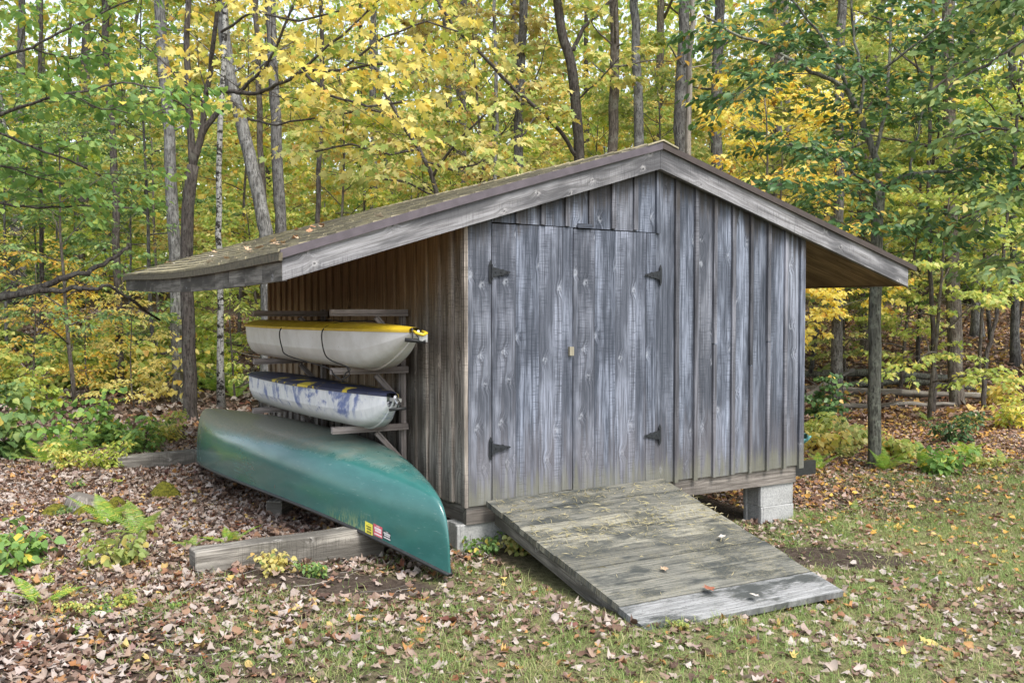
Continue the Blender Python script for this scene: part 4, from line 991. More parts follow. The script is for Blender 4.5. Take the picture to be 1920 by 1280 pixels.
# -- hero trees
def hero(name, Z, stems, leafm, tm, size, label, seed, barkm='bk_dark', subs=6, sub_len=.8, twigs=4, nl=9, t0=.2, droop=.4, flat=.5, twig_len=.34, base=None):
    """stems: list of (points px, width px start, width px end, foliate?)"""
    rng = np.random.default_rng(seed); A = Acc(); lv = Leaves(rng); org = None
    for i, (pts, w0, w1, fol) in enumerate(stems):
        P = px_path(pts, Z, False) if i == 0 and base is None else [at(p[0], p[1], Z + (p[2] if len(p) > 2 else 0)) for p in pts]
        if org is None:
            org = P[0].copy()
            if base is None: org[2] += .15
        Q = refine(P, rng, 3, .008); r0 = w0 / 2 * Z / FPX; r1 = w1 / 2 * Z / FPX; n = len(Q)
        rad = taper(n, r0, r1)
        if i == 0 and base is None: rad[0] *= 1.5; rad[1] *= 1.15
        A.tube([q - org for q in Q], rad, 8, i == 0)
        if fol: foliate(A, lv, [q - org for q in Q], max(r0, .02), rng, int(subs * fol), sub_len, twigs, nl, size, t0, flat=flat, droop=droop, twig_len=twig_len)
    o = empty(name, org, label, "tree", None); A.build("trunk", M[barkm], o, True); lv.build(tm, "crown", M[leafm], o)
    return o
# forked maple with big yellow leaves
hero("maple_tree", 12.8, [
    ([(357, 745), (354, 620), (350, 480), (352, 390), (362, 310)], 27, 22, 0),
    ([(362, 310), (357, 240), (352, 170), (350, 60), (356, -60)], 15, 10, .7),
    ([(362, 310), (376, 260), (382, 200), (388, 168), (400, 80, -.3), (415, -40, -.6)], 14, 7, .8),
    ([(368, 285), (388, 235), (412, 206), (434, 190)], 13, 9, 0),
    ([(388, 172), (417, 170, -.3), (447, 174, -.6), (477, 176, -.9), (510, 165, -1.2), (540, 151, -1.4), (568, 134, -1.5), (640, 132, -1.8), (720, 120, -2)], 9, 4, 2.2),
    ([(447, 174, -.6), (480, 145, -.8), (497, 130, -.9), (520, 84, -1.1), (557, -5, -1.3)], 7, 4, 1.4),
    ([(540, 151, -1.4), (600, 100, -1.6), (660, 50, -1.7), (720, -10, -1.8)], 5, 3, 1.5),
    ([(434, 190), (470, 225, -.6), (520, 235, -1.2), (590, 222, -1.6)], 5, 3, 1.2),
    ([(354, 170), (300, 110, .4), (250, 70, .8)], 5, 3, .8),
    ([(415, 60, -.5), (480, 20, -1), (560, 40, -1.6), (640, 20, -2.)], 5, 3, 1.3),
    ([(568, 134, -1.5), (620, 180, -1.9), (690, 200, -2.2), (760, 190, -2.4)], 5, 3, 1.4),
    ([(640, 132, -1.8), (720, 70, -2), (800, 40, -2.1), (860, 60, -2.)], 4, 3, 1.2),
], 'lf_yellow', MAPLE, .108, "forked dark trunked maple with big yellow leaves behind the left eave", 31, barkm='bk_dark', subs=6, sub_len=.8, twigs=3, nl=6, twig_len=.42, flat=.6, droop=.5)
hero("maple_tree", 12.4, [
    ([(826, 470), (820, 370), (808, 325), (786, 280), (745, 220), (722, 175), (700, 120)], 11, 6, .8),
    ([(812, 330), (842, 285, -.2), (892, 232, -.5), (930, 190, -.7)], 6, 3, 1.2),
    ([(786, 280), (730, 290, -.4), (660, 270, -.8), (590, 285, -1.)], 5, 3, 1.3),
    ([(745, 220), (690, 205, -.3), (630, 215, -.7)], 5, 3, 1.1),
    ([(800, 305), (850, 320, -.5), (910, 300, -.8)], 4, 3, .9),
    ([(722, 175), (780, 130, .2), (850, 100, .5)], 4, 3, 1.),
    ([(820, 370), (760, 340, -.4), (690, 330, -.7)], 4, 3, 1.),
], 'lf_ylime', MAPLE, .10, "slanting dark stem with pale yellow leaves just behind the roof", 32, subs=6, sub_len=.7, twigs=3, nl=6, twig_len=.36, flat=.5, droop=.55)
hero("maple_tree", 16.5, [
    ([(1089, 420), (1086, 300), (1079, 190), (1070, 115), (1052, 55), (1040, -30), (1030, -120)], 22, 16, .5),
    ([(1074, 95), (1094, 52), (1120, 30), (1145, 2), (1165, -60)], 9, 5, .9),
    ([(1086, 300), (1052, 248, -.3), (1010, 206, -.7), (962, 166, -1.), (930, 130, -1.2), (890, 90, -1.4), (850, 50, -1.6), (818, 0, -1.7)], 8, 5, .9),
    ([(1010, 206, -.7), (985, 250, -1), (950, 270, -1.2)], 4, 2, .7),
    ([(1079, 190), (1115, 160, -.3), (1160, 110, -.6)], 4, 2, .8),
], 'lf_ylime', MAPLE, .13, "dark twisting tree with a long bare limb slanting up to the left behind the roof", 33, subs=7, sub_len=.7, barkm='bk_dark', nl=8)
zt = 10.4
hero("tree", zt, [
    ([(1640, 832), (1640, 700), (1641, 560), (1644, 440), (1648, 356)], 25, 21, 0),
    ([(1648, 356), (1647, 310), (1630, 262), (1612, 215), (1592, 176)], 13, 11, .5),
    ([(1648, 356), (1626, 340), (1600, 326), (1580, 300, -.3), (1540, 285, -.6), (1480, 270, -.8)], 8, 4, 1.2),
    ([(1650, 360), (1680, 338, -.2), (1710, 325, -.3), (1760, 322, -.4), (1850, 318, -.6)], 11, 5, 1.4),
    ([(1706, 328, -.3), (1716, 270, -.3), (1728, 215, -.2), (1745, 150, 0)], 5, 3, 1.1),
    ([(1592, 176), (1560, 150, -.2), (1520, 136, -.3), (1470, 106, -.5), (1440, 84, -.5), (1390, 70, -.6), (1320, 30, -.7)], 9, 4, 1.7),
    ([(1592, 176), (1580, 140), (1560, 100), (1530, 55), (1480, -5)], 8, 4, 1.2),
    ([(1612, 215), (1619, 165), (1610, 120), (1601, 60), (1596, -20)], 7, 4, 1.1),
    ([(1620, 155), (1680, 112, -.2), (1740, 66, -.4), (1810, 15, -.5)], 6, 3, 1.3),
    ([(1640, 290), (1665, 200, .3), (1668, 110, .5), (1675, 0, .6)], 8, 5, 1.),
    ([(1600, 326), (1560, 350, -.4), (1500, 350, -.7), (1440, 345, -.9)], 4, 3, 1.3),
    ([(1641, 460), (1600, 430, -.2), (1540, 395, -.5)], 4, 2, 1.),
    ([(1644, 440), (1700, 420, -.3), (1770, 440, -.6)], 4, 2, 1.),
    ([(1810, 15, -.5), (1870, -10, -.6)], 3, 2, .8),
    ([(1470, 106, -.5), (1430, 150, -.7), (1370, 190, -.9)], 4, 2, 1.1),
], 'lf_dark', OVAL, .095, "near lichened tree with spreading limbs and dark green leaves right of the shed", 34, barkm='bk_moss', subs=9, sub_len=.6, twigs=5, nl=9, twig_len=.3, flat=.55, droop=.3)
# trees standing just out of frame whose boughs reach in
hero("tree", 8.6, [
    ([(-330, 900), (-320, 500), (-300, 200), (-280, -100)], 34, 24, 0),
    ([(-310, 330), (-150, 270), (0, 216), (60, 195), (130, 175), (230, 155, .3), (300, 165, .6)], 9, 3, 1.9),
    ([(-305, 250), (-120, 170), (0, 108), (60, 90), (110, 62), (200, 20, .3), (270, -10, .5)], 8, 3, 1.8),
    ([(60, 90), (130, 110, .3), (210, 100, .6)], 4, 2, 1.1),
    ([(-300, 420), (-120, 330), (0, 250), (60, 275), (130, 300, .3), (190, 330, .6)], 7, 3, 1.5),
    ([(-310, 500), (-150, 430), (0, 380), (70, 390, .4), (150, 385, .8), (250, 390, 1.2)], 7, 3, 1.6),
    ([(-290, 60), (-100, 20), (60, -10), (160, -30)], 7, 3, 1.4),
    ([(-150, 270), (-40, 300), (60, 330, .4), (120, 345, .7)], 4, 2, 1.2),
    ([(130, 175), (190, 205, .2), (260, 215, .5), (330, 200, .9)], 3, 2, 1.1),
], 'lf_green', BROAD, .08, "green leaved boughs reaching in from the left edge", 35, subs=7, sub_len=.55, twigs=3, nl=8, twig_len=.3, flat=.5, droop=.4)
hero("tree", 9.2, [
    ([(2190, 900), (2180, 500), (2170, 200), (2160, -100)], 30, 22, 0),
    ([(2170, 250), (2040, 150), (1970, 95), (1920, 75), (1850, 124), (1790, 152)], 9, 4, 1.5),
    ([(2172, 330), (2050, 280), (1950, 250), (1860, 240), (1790, 260)], 7, 3, 1.6),
    ([(2175, 420), (2050, 380), (1950, 365), (1870, 380), (1800, 410)], 6, 3, 1.5),
    ([(2165, 100), (2040, 40), (1940, 0), (1860, -20)], 7, 3, 1.4),
    ([(2176, 480), (2060, 470), (1960, 480), (1880, 500)], 5, 3, 1.2),
], 'lf_green', OVAL, .11, "green leaved boughs reaching in from the right edge", 36, subs=8, sub_len=.55, twigs=4, nl=8, twig_len=.3, flat=.5)

# -- young trees filling the woods
rng = np.random.default_rng(77)
ZONE = ("left of the shed", "behind the left roof slope", "behind the roof ridge", "behind the right roof slope", "right of the shed")
CNAME = {'lf_lime': 'lime green', 'lf_ylime': 'yellow green', 'lf_yellow': 'soft yellow', 'lf_gold': 'golden', 'lf_green': 'green', 'lf_orange': 'orange'}
for Z, step in ((16.4, 3.6), (19.2, 3.0), (22, 2.8), (25.5, 3.0), (29.5, 3.2)):
    half_w = .60 * Z + 1.0; xs = np.arange(-half_w, half_w, step)
    for x0 in xs:
        lx = x0 + rng.uniform(-.8, .8); z = Z + rng.uniform(-1.1, 1.1); px = 960 + FPX * lx / z
        p = CAM + FW * z + RT * lx
        q = rng.random()
        if px < 430: m = 'lf_green' if q < .45 else 'lf_lime' if q < .84 else 'lf_ylime'
        elif px < 1150: m = 'lf_ylime' if q < .45 else 'lf_yellow' if q < .62 else 'lf_lime' if q < .95 else 'lf_gold'
        elif px < 1600: m = 'lf_gold' if q < .25 else 'lf_yellow' if q < .5 else 'lf_ylime' if q < .85 else 'lf_lime'
        else: m = 'lf_lime' if q < .45 else 'lf_ylime' if q < .65 else 'lf_green'
        if Z < 20 and 380 < px < 1400 and rng.random() < .45: continue
        if z < 16.5 and (180 < px < 560 or 900 < px < 1380): continue
        zi = 0 if px < 260 else 1 if px < 780 else 2 if px < 1250 else 3 if px < 1680 else 4
        key = "abdfabcd"[int(rng.integers(0, 8))]
        copy_tree(key, "young_tree", p[0], p[1], rng.uniform(.85, 1.2), rng.uniform(0, 6.28), m, ('bk_brown', 'bk_dark', 'bk_grey')[int(rng.integers(0, 3))],
                  f"{CNAME[m]} young tree {'near' if Z < 19 else 'far'} in the woods {ZONE[zi]}", "tree", f"{CNAME[m]} young trees {'near' if Z < 19 else 'far'} {ZONE[zi]}")
# picked young trees
for px, Z, key, sc, m, lab in (
    (1420, 14.2, 'a', .95, 'lf_gold', "bright golden young maple behind the right roof slope, nearest of the golden trees"),
    (1745, 14.0, 'c', .85, 'lf_lime', "lime green sapling before the thick brown trunk at right"),
    (1690, 17.5, 'f', .9, 'lf_ylime', "yellow green young tree under the right eave's end"),
    (1840, 16.5, 'b', .8, 'lf_lime', "lime green young tree above the logs at right"),
    (60, 14.0, 'e', .75, 'lf_orange', "orange and yellow young maple at the left edge above the dead branch"),
    (165, 15.0, 'e', .65, 'lf_orange', "small orange maple behind the dead branch on the left"),
    (250, 13.5, 'e', .55, 'lf_yellow', "small yellow maple below the tip of the left eave"),
    (140, 13.5, 'f', .8, 'lf_green', "green young tree left of the big pale trunk"),
    (440, 15.5, 'e', .8, 'lf_lime', "lime green sapling seen under the left eave"),
    (500, 17, 'c', .8, 'lf_lime', "lime green young tree seen past the corner under the left eave"),
    (1590, 18.5, 'c', .7, 'lf_lime', "low lime green young tree behind the grey trunk under the right eave"),
    (1480, 16.2, 'f', .9, 'lf_gold', "golden young tree behind the spreading dark green boughs")):
    p = at(px, 571, Z); copy_tree(key, "young_tree", p[0], p[1], sc, px * .37, m, 'bk_brown', lab, "tree", None)
# far woods: too many crowns to count
def far_woods():
    r = np.random.default_rng(5); lv = Leaves(r)
    for k in range(5600):
        z = r.uniform(33, 62); lx = r.uniform(-.72, .72) * z; p = CAM + FW * z + RT * lx
        h = r.uniform(.2, 1.) ** .9 * 17 * (1 if r.random() < .8 else .4) if k < 2300 else r.uniform(.2, 4.5) if k < 3400 else r.uniform(.3, 10)
        c = np.array([p[0], p[1], float(gz(p[0], p[1])) + h]); n = int(r.integers(26, 48)); w = r.uniform(.8, 1.9)
        a = r.uniform(0, 6.28)
        lv.O.append(c + r.normal(0, 1, (n, 3)) * [w * .6, w * .6, w * .22]); A_ = r.normal(0, 1, (n, 3)); A_[:, 2] -= .5; lv.A.append(A_)
        U = r.normal(0, .6, (n, 3)); U[:, 2] += 1; lv.U.append(U); lv.S.append(r.uniform(.20, .40, n))
    o = lv.build(DIAM, "far_woods", M['lf_far']); tag(o, "far off woods in autumn colours closing the view", "woods", None, "stuff")
far_woods()
for k in range(34):
    z = rng.uniform(30, 46); lx = rng.uniform(-.6, .6) * z; p = CAM + FW * z + RT * lx; g = float(gz(p[0], p[1]))
    o = empty("tree", (p[0], p[1], g), "thin trunk far back in the woods behind the shed", "tree", "distant trunks in the woods")
    A = Acc(); P = curve((0, 0, -.2), (rng.normal(0, .04), rng.normal(0, .04), 1), 15, 7, rng, .08, .1); A.tube(P, taper(8, rng.uniform(.12, .26), .06), 7); A.build("trunk", M[('bk_grey', 'bk_dark', 'bk_pale')[k % 3]], o, True)
    c = PROTO['C1' if k % 2 else 'C2'][1].copy(); link(c, o); c.location = Vector(P[-1]) - Vector((0, 0, 1.5)); c.scale = (1.3,) * 3; setmat(c, M[('lf_ylime', 'lf_gold', 'lf_lime')[k % 3]])
# ------------------------------------------------------------------ shrubs, ferns, seedlings
def make_bush(key, seed, H, n, size, tm, nl=7):
    r = np.random.default_rng(seed); A = Acc(); lv = Leaves(r)
    for k in range(n):
        a = r.uniform(0, 6.28); Q = curve((r.normal(0, .05), r.normal(0, .05), -.03), (math.cos(a) * .5, math.sin(a) * .5, 1), H * r.uniform(.6, 1.1), 5, r, .3, -.1)
        A.tube(Q, taper(6, .006, .002), 4, False)
        for q in Q[1:]:
            for j in range(2):
                b_ = r.uniform(0, 6.28); lv.spray(q, (math.cos(b_), math.sin(b_), .15), H * .28, nl, size, .45, .45)
    st = A.build("stems", M['bk_brown'], None, True); COL.objects.unlink(st)
    PROTO[key] = (st, lv.build(tm, "foliage", M['lf_green'], None, link_it=False))
make_bush('B1', 41, .75, 9, .085, BROAD); make_bush('B2', 42, .5, 7, .075, OVAL); make_bush('B3', 43, 1.1, 6, .10, BROAD, 5); make_bush('B4', 44, .26, 6, .045, BROAD, 4)
def make_fern(key, seed, n, L):
    r = np.random.default_rng(seed); V = []; F = []
    for k in range(n):
        a = 6.28 * k / n + r.uniform(-.4, .4); Lk = L * r.uniform(.7, 1.15); el = r.uniform(.55, 1.05)
        P = curve((0, 0, 0), (math.cos(a) * math.cos(el), math.sin(a) * math.cos(el), math.sin(el)), Lk, 27, r, .06, -.85)
        for i in range(1, 27):
            d = P[i + 1] - P[i - 1]; d /= np.linalg.norm(d); s = np.cross(d, [0, 0, 1.]); s /= np.linalg.norm(s) + 1e-9
            w = Lk * .20 * math.sin(math.pi * min(1, (i + 5) / 31)) ** .8 * (1 - (i / 28) ** 3); c = Lk / 27 * .48
            b0 = len(V); V += [P[i] - d * c * .2, P[i] + d * c * .2]; F.append([b0, b0 + 1, b0 + 1])
            F.pop()
            for q in (-1, 1):
                tip = P[i] + s * q * w + d * w * .35 - np.array([0, 0, w * .18]); m1 = P[i] + s * q * w * .5 + d * w * .1
                b0 = len(V); V += [P[i] - d * c * .6, P[i] + d * c * .6, m1 + d * c * .8, m1 - d * c * .8, tip]
                F += [[b0, b0 + 1, b0 + 2], [b0, b0 + 2, b0 + 3], [b0 + 3, b0 + 2, b0 + 4]]
    o = mesh_np("fern", np.array(V), np.array(F), M['fern'], None, link_it=False); PROTO[key] = (o,)
make_fern('F1', 51, 6, .36); make_fern('F2', 52, 4, .30)
def plant(key, px, py, sc, m, name, label, cat, group=None, rz=None):
    p = gp(px, py)
    if key[0] == 'F':
        c = PROTO[key][0].copy(); c.name = name; link(c); c.location = p; c.scale = (sc,) * 3; c.rotation_euler = (0, 0, rz if rz is not None else px * .77)
        setmat(c, M[m]); return tag(c, label, cat, group)
    o = empty(name, p, label, cat, group, rz if rz is not None else px * .77); o.scale = (sc,) * 3
    for src, mm in zip(PROTO[key], ('bk_brown', m)): c = src.copy(); link(c, o); setmat(c, M[mm])
    return o
for a in (
    ('B1', 15, 860, 1.0, 'lf_green', "bush", "bright green bush cut by the left edge of the photo", "bush"),
    ('B3', 120, 850, .7, 'lf_green', "bush", "tall thin bush with broad leaves near the left edge", "bush"),
    ('B1', 60, 790, .9, 'lf_lime', "bush", "lime green bush behind the tall thin one at left", "bush"),
    ('B1', 190, 840, .6, 'lf_green', "bush", "green bush in front of the brown logs at left", "bush"),
    ('B2', 255, 850, .95, 'lf_green', "bush", "low green bush left of the far end of the canoe", "bush"),
    ('B2', 315, 830, .8, 'lf_ylime', "bush", "low yellowing bush touching the far end of the canoe", "bush"),
    ('B2', 130, 880, .6, 'lf_ylime', "bush", "low yellow green bush behind the mossy stump", "bush"),
    ('B2', 200, 880, .6, 'lf_lime', "seedling", "lime seedlings in front of the half buried brown timber", "seedling"),
    ('B1', 20, 760, .9, 'lf_lime', "bush", "lime green bush farthest back at the left edge", "bush"),
    ('B3', 328, 752, 1.15, 'lf_yellow', "sapling", "thin yellow leaved sapling before the pair of trunks under the left eave", "sapling"),
    ('B2', 430, 720, 1.3, 'lf_lime', "bush", "lime green bush between the paired trunks and the boats", "bush"),
    ('B4', 42, 1062, 1.3, 'lf_green', "seedling", "green seedling in the leaves at the left edge", "seedling"),
    ('B4', 220, 1062, 1.1, 'lf_lime', "seedling", "lime seedling in the leaves left of the cut timber end", "seedling"),
    ('B4', 515, 1072, .7, 'lf_yellow', "seedling", "yellow and orange seedling in front of the grey timber", "seedling"),
    ('B4', 590, 1080, .5, 'lf_green', "seedling", "small green seedling in front of the grey timber", "seedling"),
    ('B4', 975, 1035, .8, 'lf_ylime', "weed", "yellow green weed at the foot of the block beside the ramp", "weed"),
    ('B4', 905, 1040, .7, 'lf_green', "weed", "green weed between the canoe tip and the concrete block", "weed"),
    ('B4', 1275, 1180, .3, 'lf_lime', "weed", "tiny lime weed at the near foot of the ramp", "weed"),
    ('B1', 1555, 800, .95, 'lf_dark', "bush", "dark green bush behind the right wall of the shed", "bush"),
    ('B2', 1520, 825, .9, 'lf_lime', "bush", "small yellow green bush hugging the right corner of the shed", "bush"),
    ('B4', 1545, 850, 1.7, 'lf_yellow', "seedling", "yellow seedling beside the right corner of the shed", "seedling"),
    ('B4', 1600, 835, 1.7, 'lf_ylime', "seedling", "yellow green seedling left of the near lichened tree", "seedling"),
    ('B2', 1790, 830, .9, 'lf_dark', "bush", "low dark green bush in the leaves right of the near lichened tree", "bush"),
    ('B2', 1870, 760, 1.2, 'lf_yellow', "bush", "yellow bush near the right edge by the logs", "bush"),
    ('B2', 1905, 800, 1.1, 'lf_ylime', "bush", "yellow green bush cut by the right edge", "bush"),
    ('B4', 1760, 890, 1.6, 'lf_green', "seedling", "green seedling at the edge of the lawn on the right", "seedling"),
    ('B4', 1690, 860, 1.5, 'lf_ylime', "seedling", "yellow green seedling just right of the near lichened tree", "seedling"),
    ('F1', 205, 985, 1.0, 'fern', "fern", "upright fern beside the mossy stump", "fern"),
    ('F1', 262, 1005, 1.05, 'fern', "fern", "bigger bright fern right of the mossy stump", "fern"),
    ('F2', 432, 1020, .9, 'fern', "fern", "small fern behind the cut end of the grey timber", "fern"),
    ('F2', 358, 1030, .7, 'fern', "fern", "tiny fern left of the cut end of the grey timber", "fern"),
    ('F2', 78, 1135, 1.0, 'fern', "fern", "small pale fern near the lower left corner", "fern"),
    ('F1', 130, 860, 1.2, 'fern', "fern", "fern among the bushes at left", "fern"),
    ('F1', 90, 870, 1.1, 'fern', "fern", "fern at the foot of the tall thin bush at left", "fern"),
    ('F1', 410, 730, 1.4, 'fern', "fern", "dark fern right of the paired trunks under the eave", "fern"),
    ('F1', 440, 745, 1.2, 'fern', "fern", "fern above the far end of the canoe", "fern"),
    ('F1', 1660, 880, 1.2, 'fern', "fern", "fern at the foot of the near lichened tree", "fern"),
    ('F1', 1745, 885, 1.3, 'fern', "fern", "bright fern at the lawn's edge on the right", "fern"),
    ('F2', 1535, 880, 1.2, 'fern', "fern", "fern by the black rack arm at the right corner", "fern"),
    ('F2', 1830, 870, 1.2, 'fern', "fern", "small fern near the right edge of the photo", "fern"),
    ('F1', 1540, 710, 1.4, 'fern', "fern", "distant fern under the right eave", "fern"),
    ('F2', 1600, 960, .7, 'fern', "fern", "little yellow fern right of the concrete blocks", "fern")):
    plant(a[0], a[1], a[2], a[3], a[4], a[5], a[6], a[7])

rs = np.random.default_rng(91)
for k in range(46):
    px, py = rs.uniform(-20, 470), rs.uniform(640, 735)
    plant(('B1', 'B2', 'B4', 'F1')[k % 4], px, py, rs.uniform(.8, 1.5), ('lf_lime', 'lf_green', 'lf_ylime', 'fern')[k % 4], ('bush', 'bush', 'seedling', 'fern')[k % 4],
          ('low lime green bush', 'low green bush', 'small yellow green seedling', 'low fern')[k % 4] + " in the undergrowth behind the canoe and bushes at left", ('bush', 'bush', 'seedling', 'fern')[k % 4], ('lime', 'green', 'seedling', 'fern')[k % 4] + " undergrowth on the left bank", rs.uniform(0, 6))
for k in range(16):
    px, py = rs.uniform(0, 340), rs.uniform(880, 1240)
    plant('B4', px, py, rs.uniform(.22, .42), ('lf_green', 'lf_lime', 'lf_ylime')[k % 3], 'seedling', ('tiny green', 'tiny lime green', 'tiny yellow green')[k % 3] + " seedling poking through the leaves at lower left", 'seedling', ('green', 'lime', 'yellow green')[k % 3] + " seedlings in the near leaves", rs.uniform(0, 6))
for k in range(16):
    px, py = rs.uniform(1520, 1920), rs.uniform(770, 900)
    plant(('B4', 'F2')[k % 2], px, py, rs.uniform(.7, 1.3), ('lf_ylime', 'fern')[k % 2], ('seedling', 'fern')[k % 2], ('small yellow green seedling', 'small fern')[k % 2] + " in the leaves beyond the lawn at right", ('seedling', 'fern')[k % 2], ('seedlings', 'ferns')[k % 2] + " beyond the lawn at right", rs.uniform(0, 6))
# moss mound, stump
def lump(name, p, rx, ry, h, mat, label, cat, seed):
    r = np.random.default_rng(seed); nu, nv = 28, 12; V = []
    for i in range(nu):
        for j in range(nv):
            a = 2 * math.pi * i / nu; t = j / (nv - 1); R_ = 1 + .12 * math.sin(3 * a + seed) + .06 * math.sin(7 * a)
            V.append((rx * R_ * t * math.cos(a), ry * R_ * t * math.sin(a), h * math.cos(t * math.pi / 2) ** .8 - .03 + r.normal(0, .004)))
    V = np.array(V); F = []
    for i in range(nu):
        for j in range(nv - 1): F.append([i * nv + j, i * nv + j + 1, ((i + 1) % nu) * nv + j + 1, ((i + 1) % nu) * nv + j])
    o = mesh_np(name, V, np.array(F)[:, ::-1][:, ::-1], mat, None, smooth=True); o.location = p; return tag(o, label, cat)
lump("moss_mound", gp(308, 930), .14, .13, .15, M['moss'], "rounded cushion of olive moss on the fallen leaves left of the canoe", "moss", 3)
def stump():
    p = gp(160, 955); o = empty("tree_stump", p, "low rotten stump ringed with yellow moss at left", "tree stump")
    A = Acc(); A.tube([(0, 0, -.05), (0, 0, .03), (.005, 0, .09), (.01, .0, .105)], [.22, .20, .17, .12], 14, True, .75); A.build("wood", M['deadwood'], o, True)
    r = np.random.default_rng(8)
    for k, (dx, dy, s) in enumerate(((.12, -.14, .11), (-.2, -.05, .12), (-.02, -.19, .1), (.22, .02, .08))):
        nu, nv = 18, 7; V = [(dx + s * t * math.cos(a), dy + s * .7 * t * math.sin(a), .085 * math.cos(t * 1.57) ** .7 - .012 + r.normal(0, .003)) for a in np.linspace(0, 6.28, nu) for t in np.linspace(0, 1, nv)]
        mesh_np("moss_patch", np.array(V), grid_faces(nu, nv), M['moss'], o, smooth=True)
stump()
# fallen logs and dead branches
def log(name, P, r0, r1, mat, label, cat="log", twigs=0, seed=1):
    rg = np.random.default_rng(seed); P = [np.array(p, float) for p in P]; c = P[0].copy(); Q = refine(P, rg, 4, .012); A = Acc(); n = len(Q)
    A.tube([q - c for q in Q], [a * (1 + rg.normal(0, .06)) for a in taper(n, r0, r1)], 9)
    for k in range(twigs):
        i = int(rg.integers(1, n - 1)); A.tube(curve(Q[i] - c, (rg.normal(0, 1), rg.normal(0, 1), rg.uniform(.1, 1)), rg.uniform(.3, .9), 5, rg, .4), taper(6, r1 * .5, .003), 5, False)
    o = A.build(name, M[mat], None, True); o.location = c; return tag(o, label, cat)
def g3(px, py, h=.06): p = gp(px, py); p[2] += h; return p
log("log", [g3(1500, 735), g3(1640, 742), g3(1850, 748)], .08, .06, 'deadwood', "long bleached log lying behind the near lichened tree")
log("log", [g3(1500, 708), g3(1650, 715, .18), g3(1800, 716)], .085, .07, 'bk_moss', "mossy grey log on the far side of the log pile at right")
log("log", [g3(1590, 728), g3(1700, 728, .14), g3(1860, 738)], .07, .045, 'bk_moss', "thin mossy log in the middle of the log pile at right")
log("log", [g3(1506, 752), g3(1560, 730, .2), g3(1600, 722, .3)], .05, .03, 'deadwood', "forked pale branch propped on the logs behind the shed corner", "branch", 4, 3)
log("log", [g3(1540, 770), g3(1680, 765), g3(1790, 765)], .05, .035, 'deadwood', "thin pale pole lying in front of the logs at right", "branch", 2, 4)
log("log", [g3(230, 700), g3(330, 712), g3(470, 728)], .10, .07, 'bk_brown', "brown fallen log behind the paired trunks at left", "log", 5, 5)
log("log", [g3(140, 712), g3(250, 706), g3(330, 695)], .09, .06, 'deadwood', "weathered fallen log left of the paired trunks", "log", 4, 6)
log("log", [g3(390, 715), g3(440, 722), g3(500, 735)], .09, .07, 'bk_moss', "mossy fallen log right of the paired trunks", "log", 3, 7)
Zb = 9.4
log("branch", [at(-260, 610, Zb), at(-60, 570, Zb), at(30, 552, Zb), at(100, 530, Zb), at(150, 512, Zb), at(195, 496, Zb + .2), at(232, 468, Zb + .3), at(246, 458, Zb + .4)], .045, .012, 'bk_dark', "bare dead branch curving up in from the left edge", "branch", 0, 8)
log("branch", [at(-40, 562, Zb - .1), at(60, 548, Zb - .1), at(110, 546, Zb), at(160, 541, Zb), at(205, 535, Zb + .2), at(300, 600, Zb + .8)], .036, .012, 'bk_dark', "lower dead branch running level under the curving one at left", "branch", 2, 9)
def brush():
    rg = np.random.default_rng(61); p = gp(300, 672); A = Acc()
    for k in range(60):
        c = np.array([rg.normal(0, .9), rg.normal(0, .7), rg.uniform(0, .45)]); a = rg.uniform(-.5, .6)
        A.tube(curve(c, (math.cos(a), math.sin(a) * .8, rg.normal(0, .22)), rg.uniform(.6, 2.), 5, rg, .25), taper(6, rg.uniform(.008, .022), .004), 5, False)
    o = A.build("brush_pile", M['bk_brown'], None, True); o.location = p; tag(o, "tangled pile of dead branches in the woods behind the dead branch at left", "brush pile")
brush()

# ------------------------------------------------------------------ leaf litter and grass
def wob(x, y, f=1.): return .5 * np.sin(1.7 * f * x + 2.3 * np.sin(.9 * f * y)) + .5 * np.sin(2.1 * f * y + 1.9 * np.sin(1.3 * f * x + 1))
def lawnf(x, y):
    w = wob(x, y)
    l = (1 - sstep(-.5, .9, y + .5 * w - .25 * np.clip(x - 2.6, 0, 2))) * sstep(-3.2, .2, x + .7 * w)
    return l
HOLES = [(*gp(160, 955)[:2], .17), (*gp(308, 930)[:2], .13)]

def inside(x, y, r=None):
    shedr = (x > .02) & (x < 3.05) & (y > .15) & (y < 4.3); rampr = (x > .10) & (x < 1.64) & (y > -1.66) & (y < .05)
    hole = np.zeros_like(shedr)
    if r is not None:
        for sx, sy, a1, a2 in SOILS: hole |= ((((x - sx) * .86 - (y - sy) * .5) / a1) ** 2 + (((x - sx) * .5 + (y - sy) * .86) / a2) ** 2 < 1.1) & (r.random(len(x)) < .9)
    for hx, hy, hr in HOLES: hole |= ((x - hx) ** 2 + (y - hy) ** 2) < hr * hr
    return shedr | rampr | hole
def wedge(r, n, z0, z1):
    z = np.sqrt(r.uniform(z0 * z0, z1 * z1, n)); lx = r.uniform(-1.12, 1, n) * (.60 * z + 1.0)
    return CAM[0] + FW[0] / math.cos(PITCH) * z + RT[0] * lx, CAM[1] + FW[1] / math.cos(PITCH) * z + RT[1] * lx
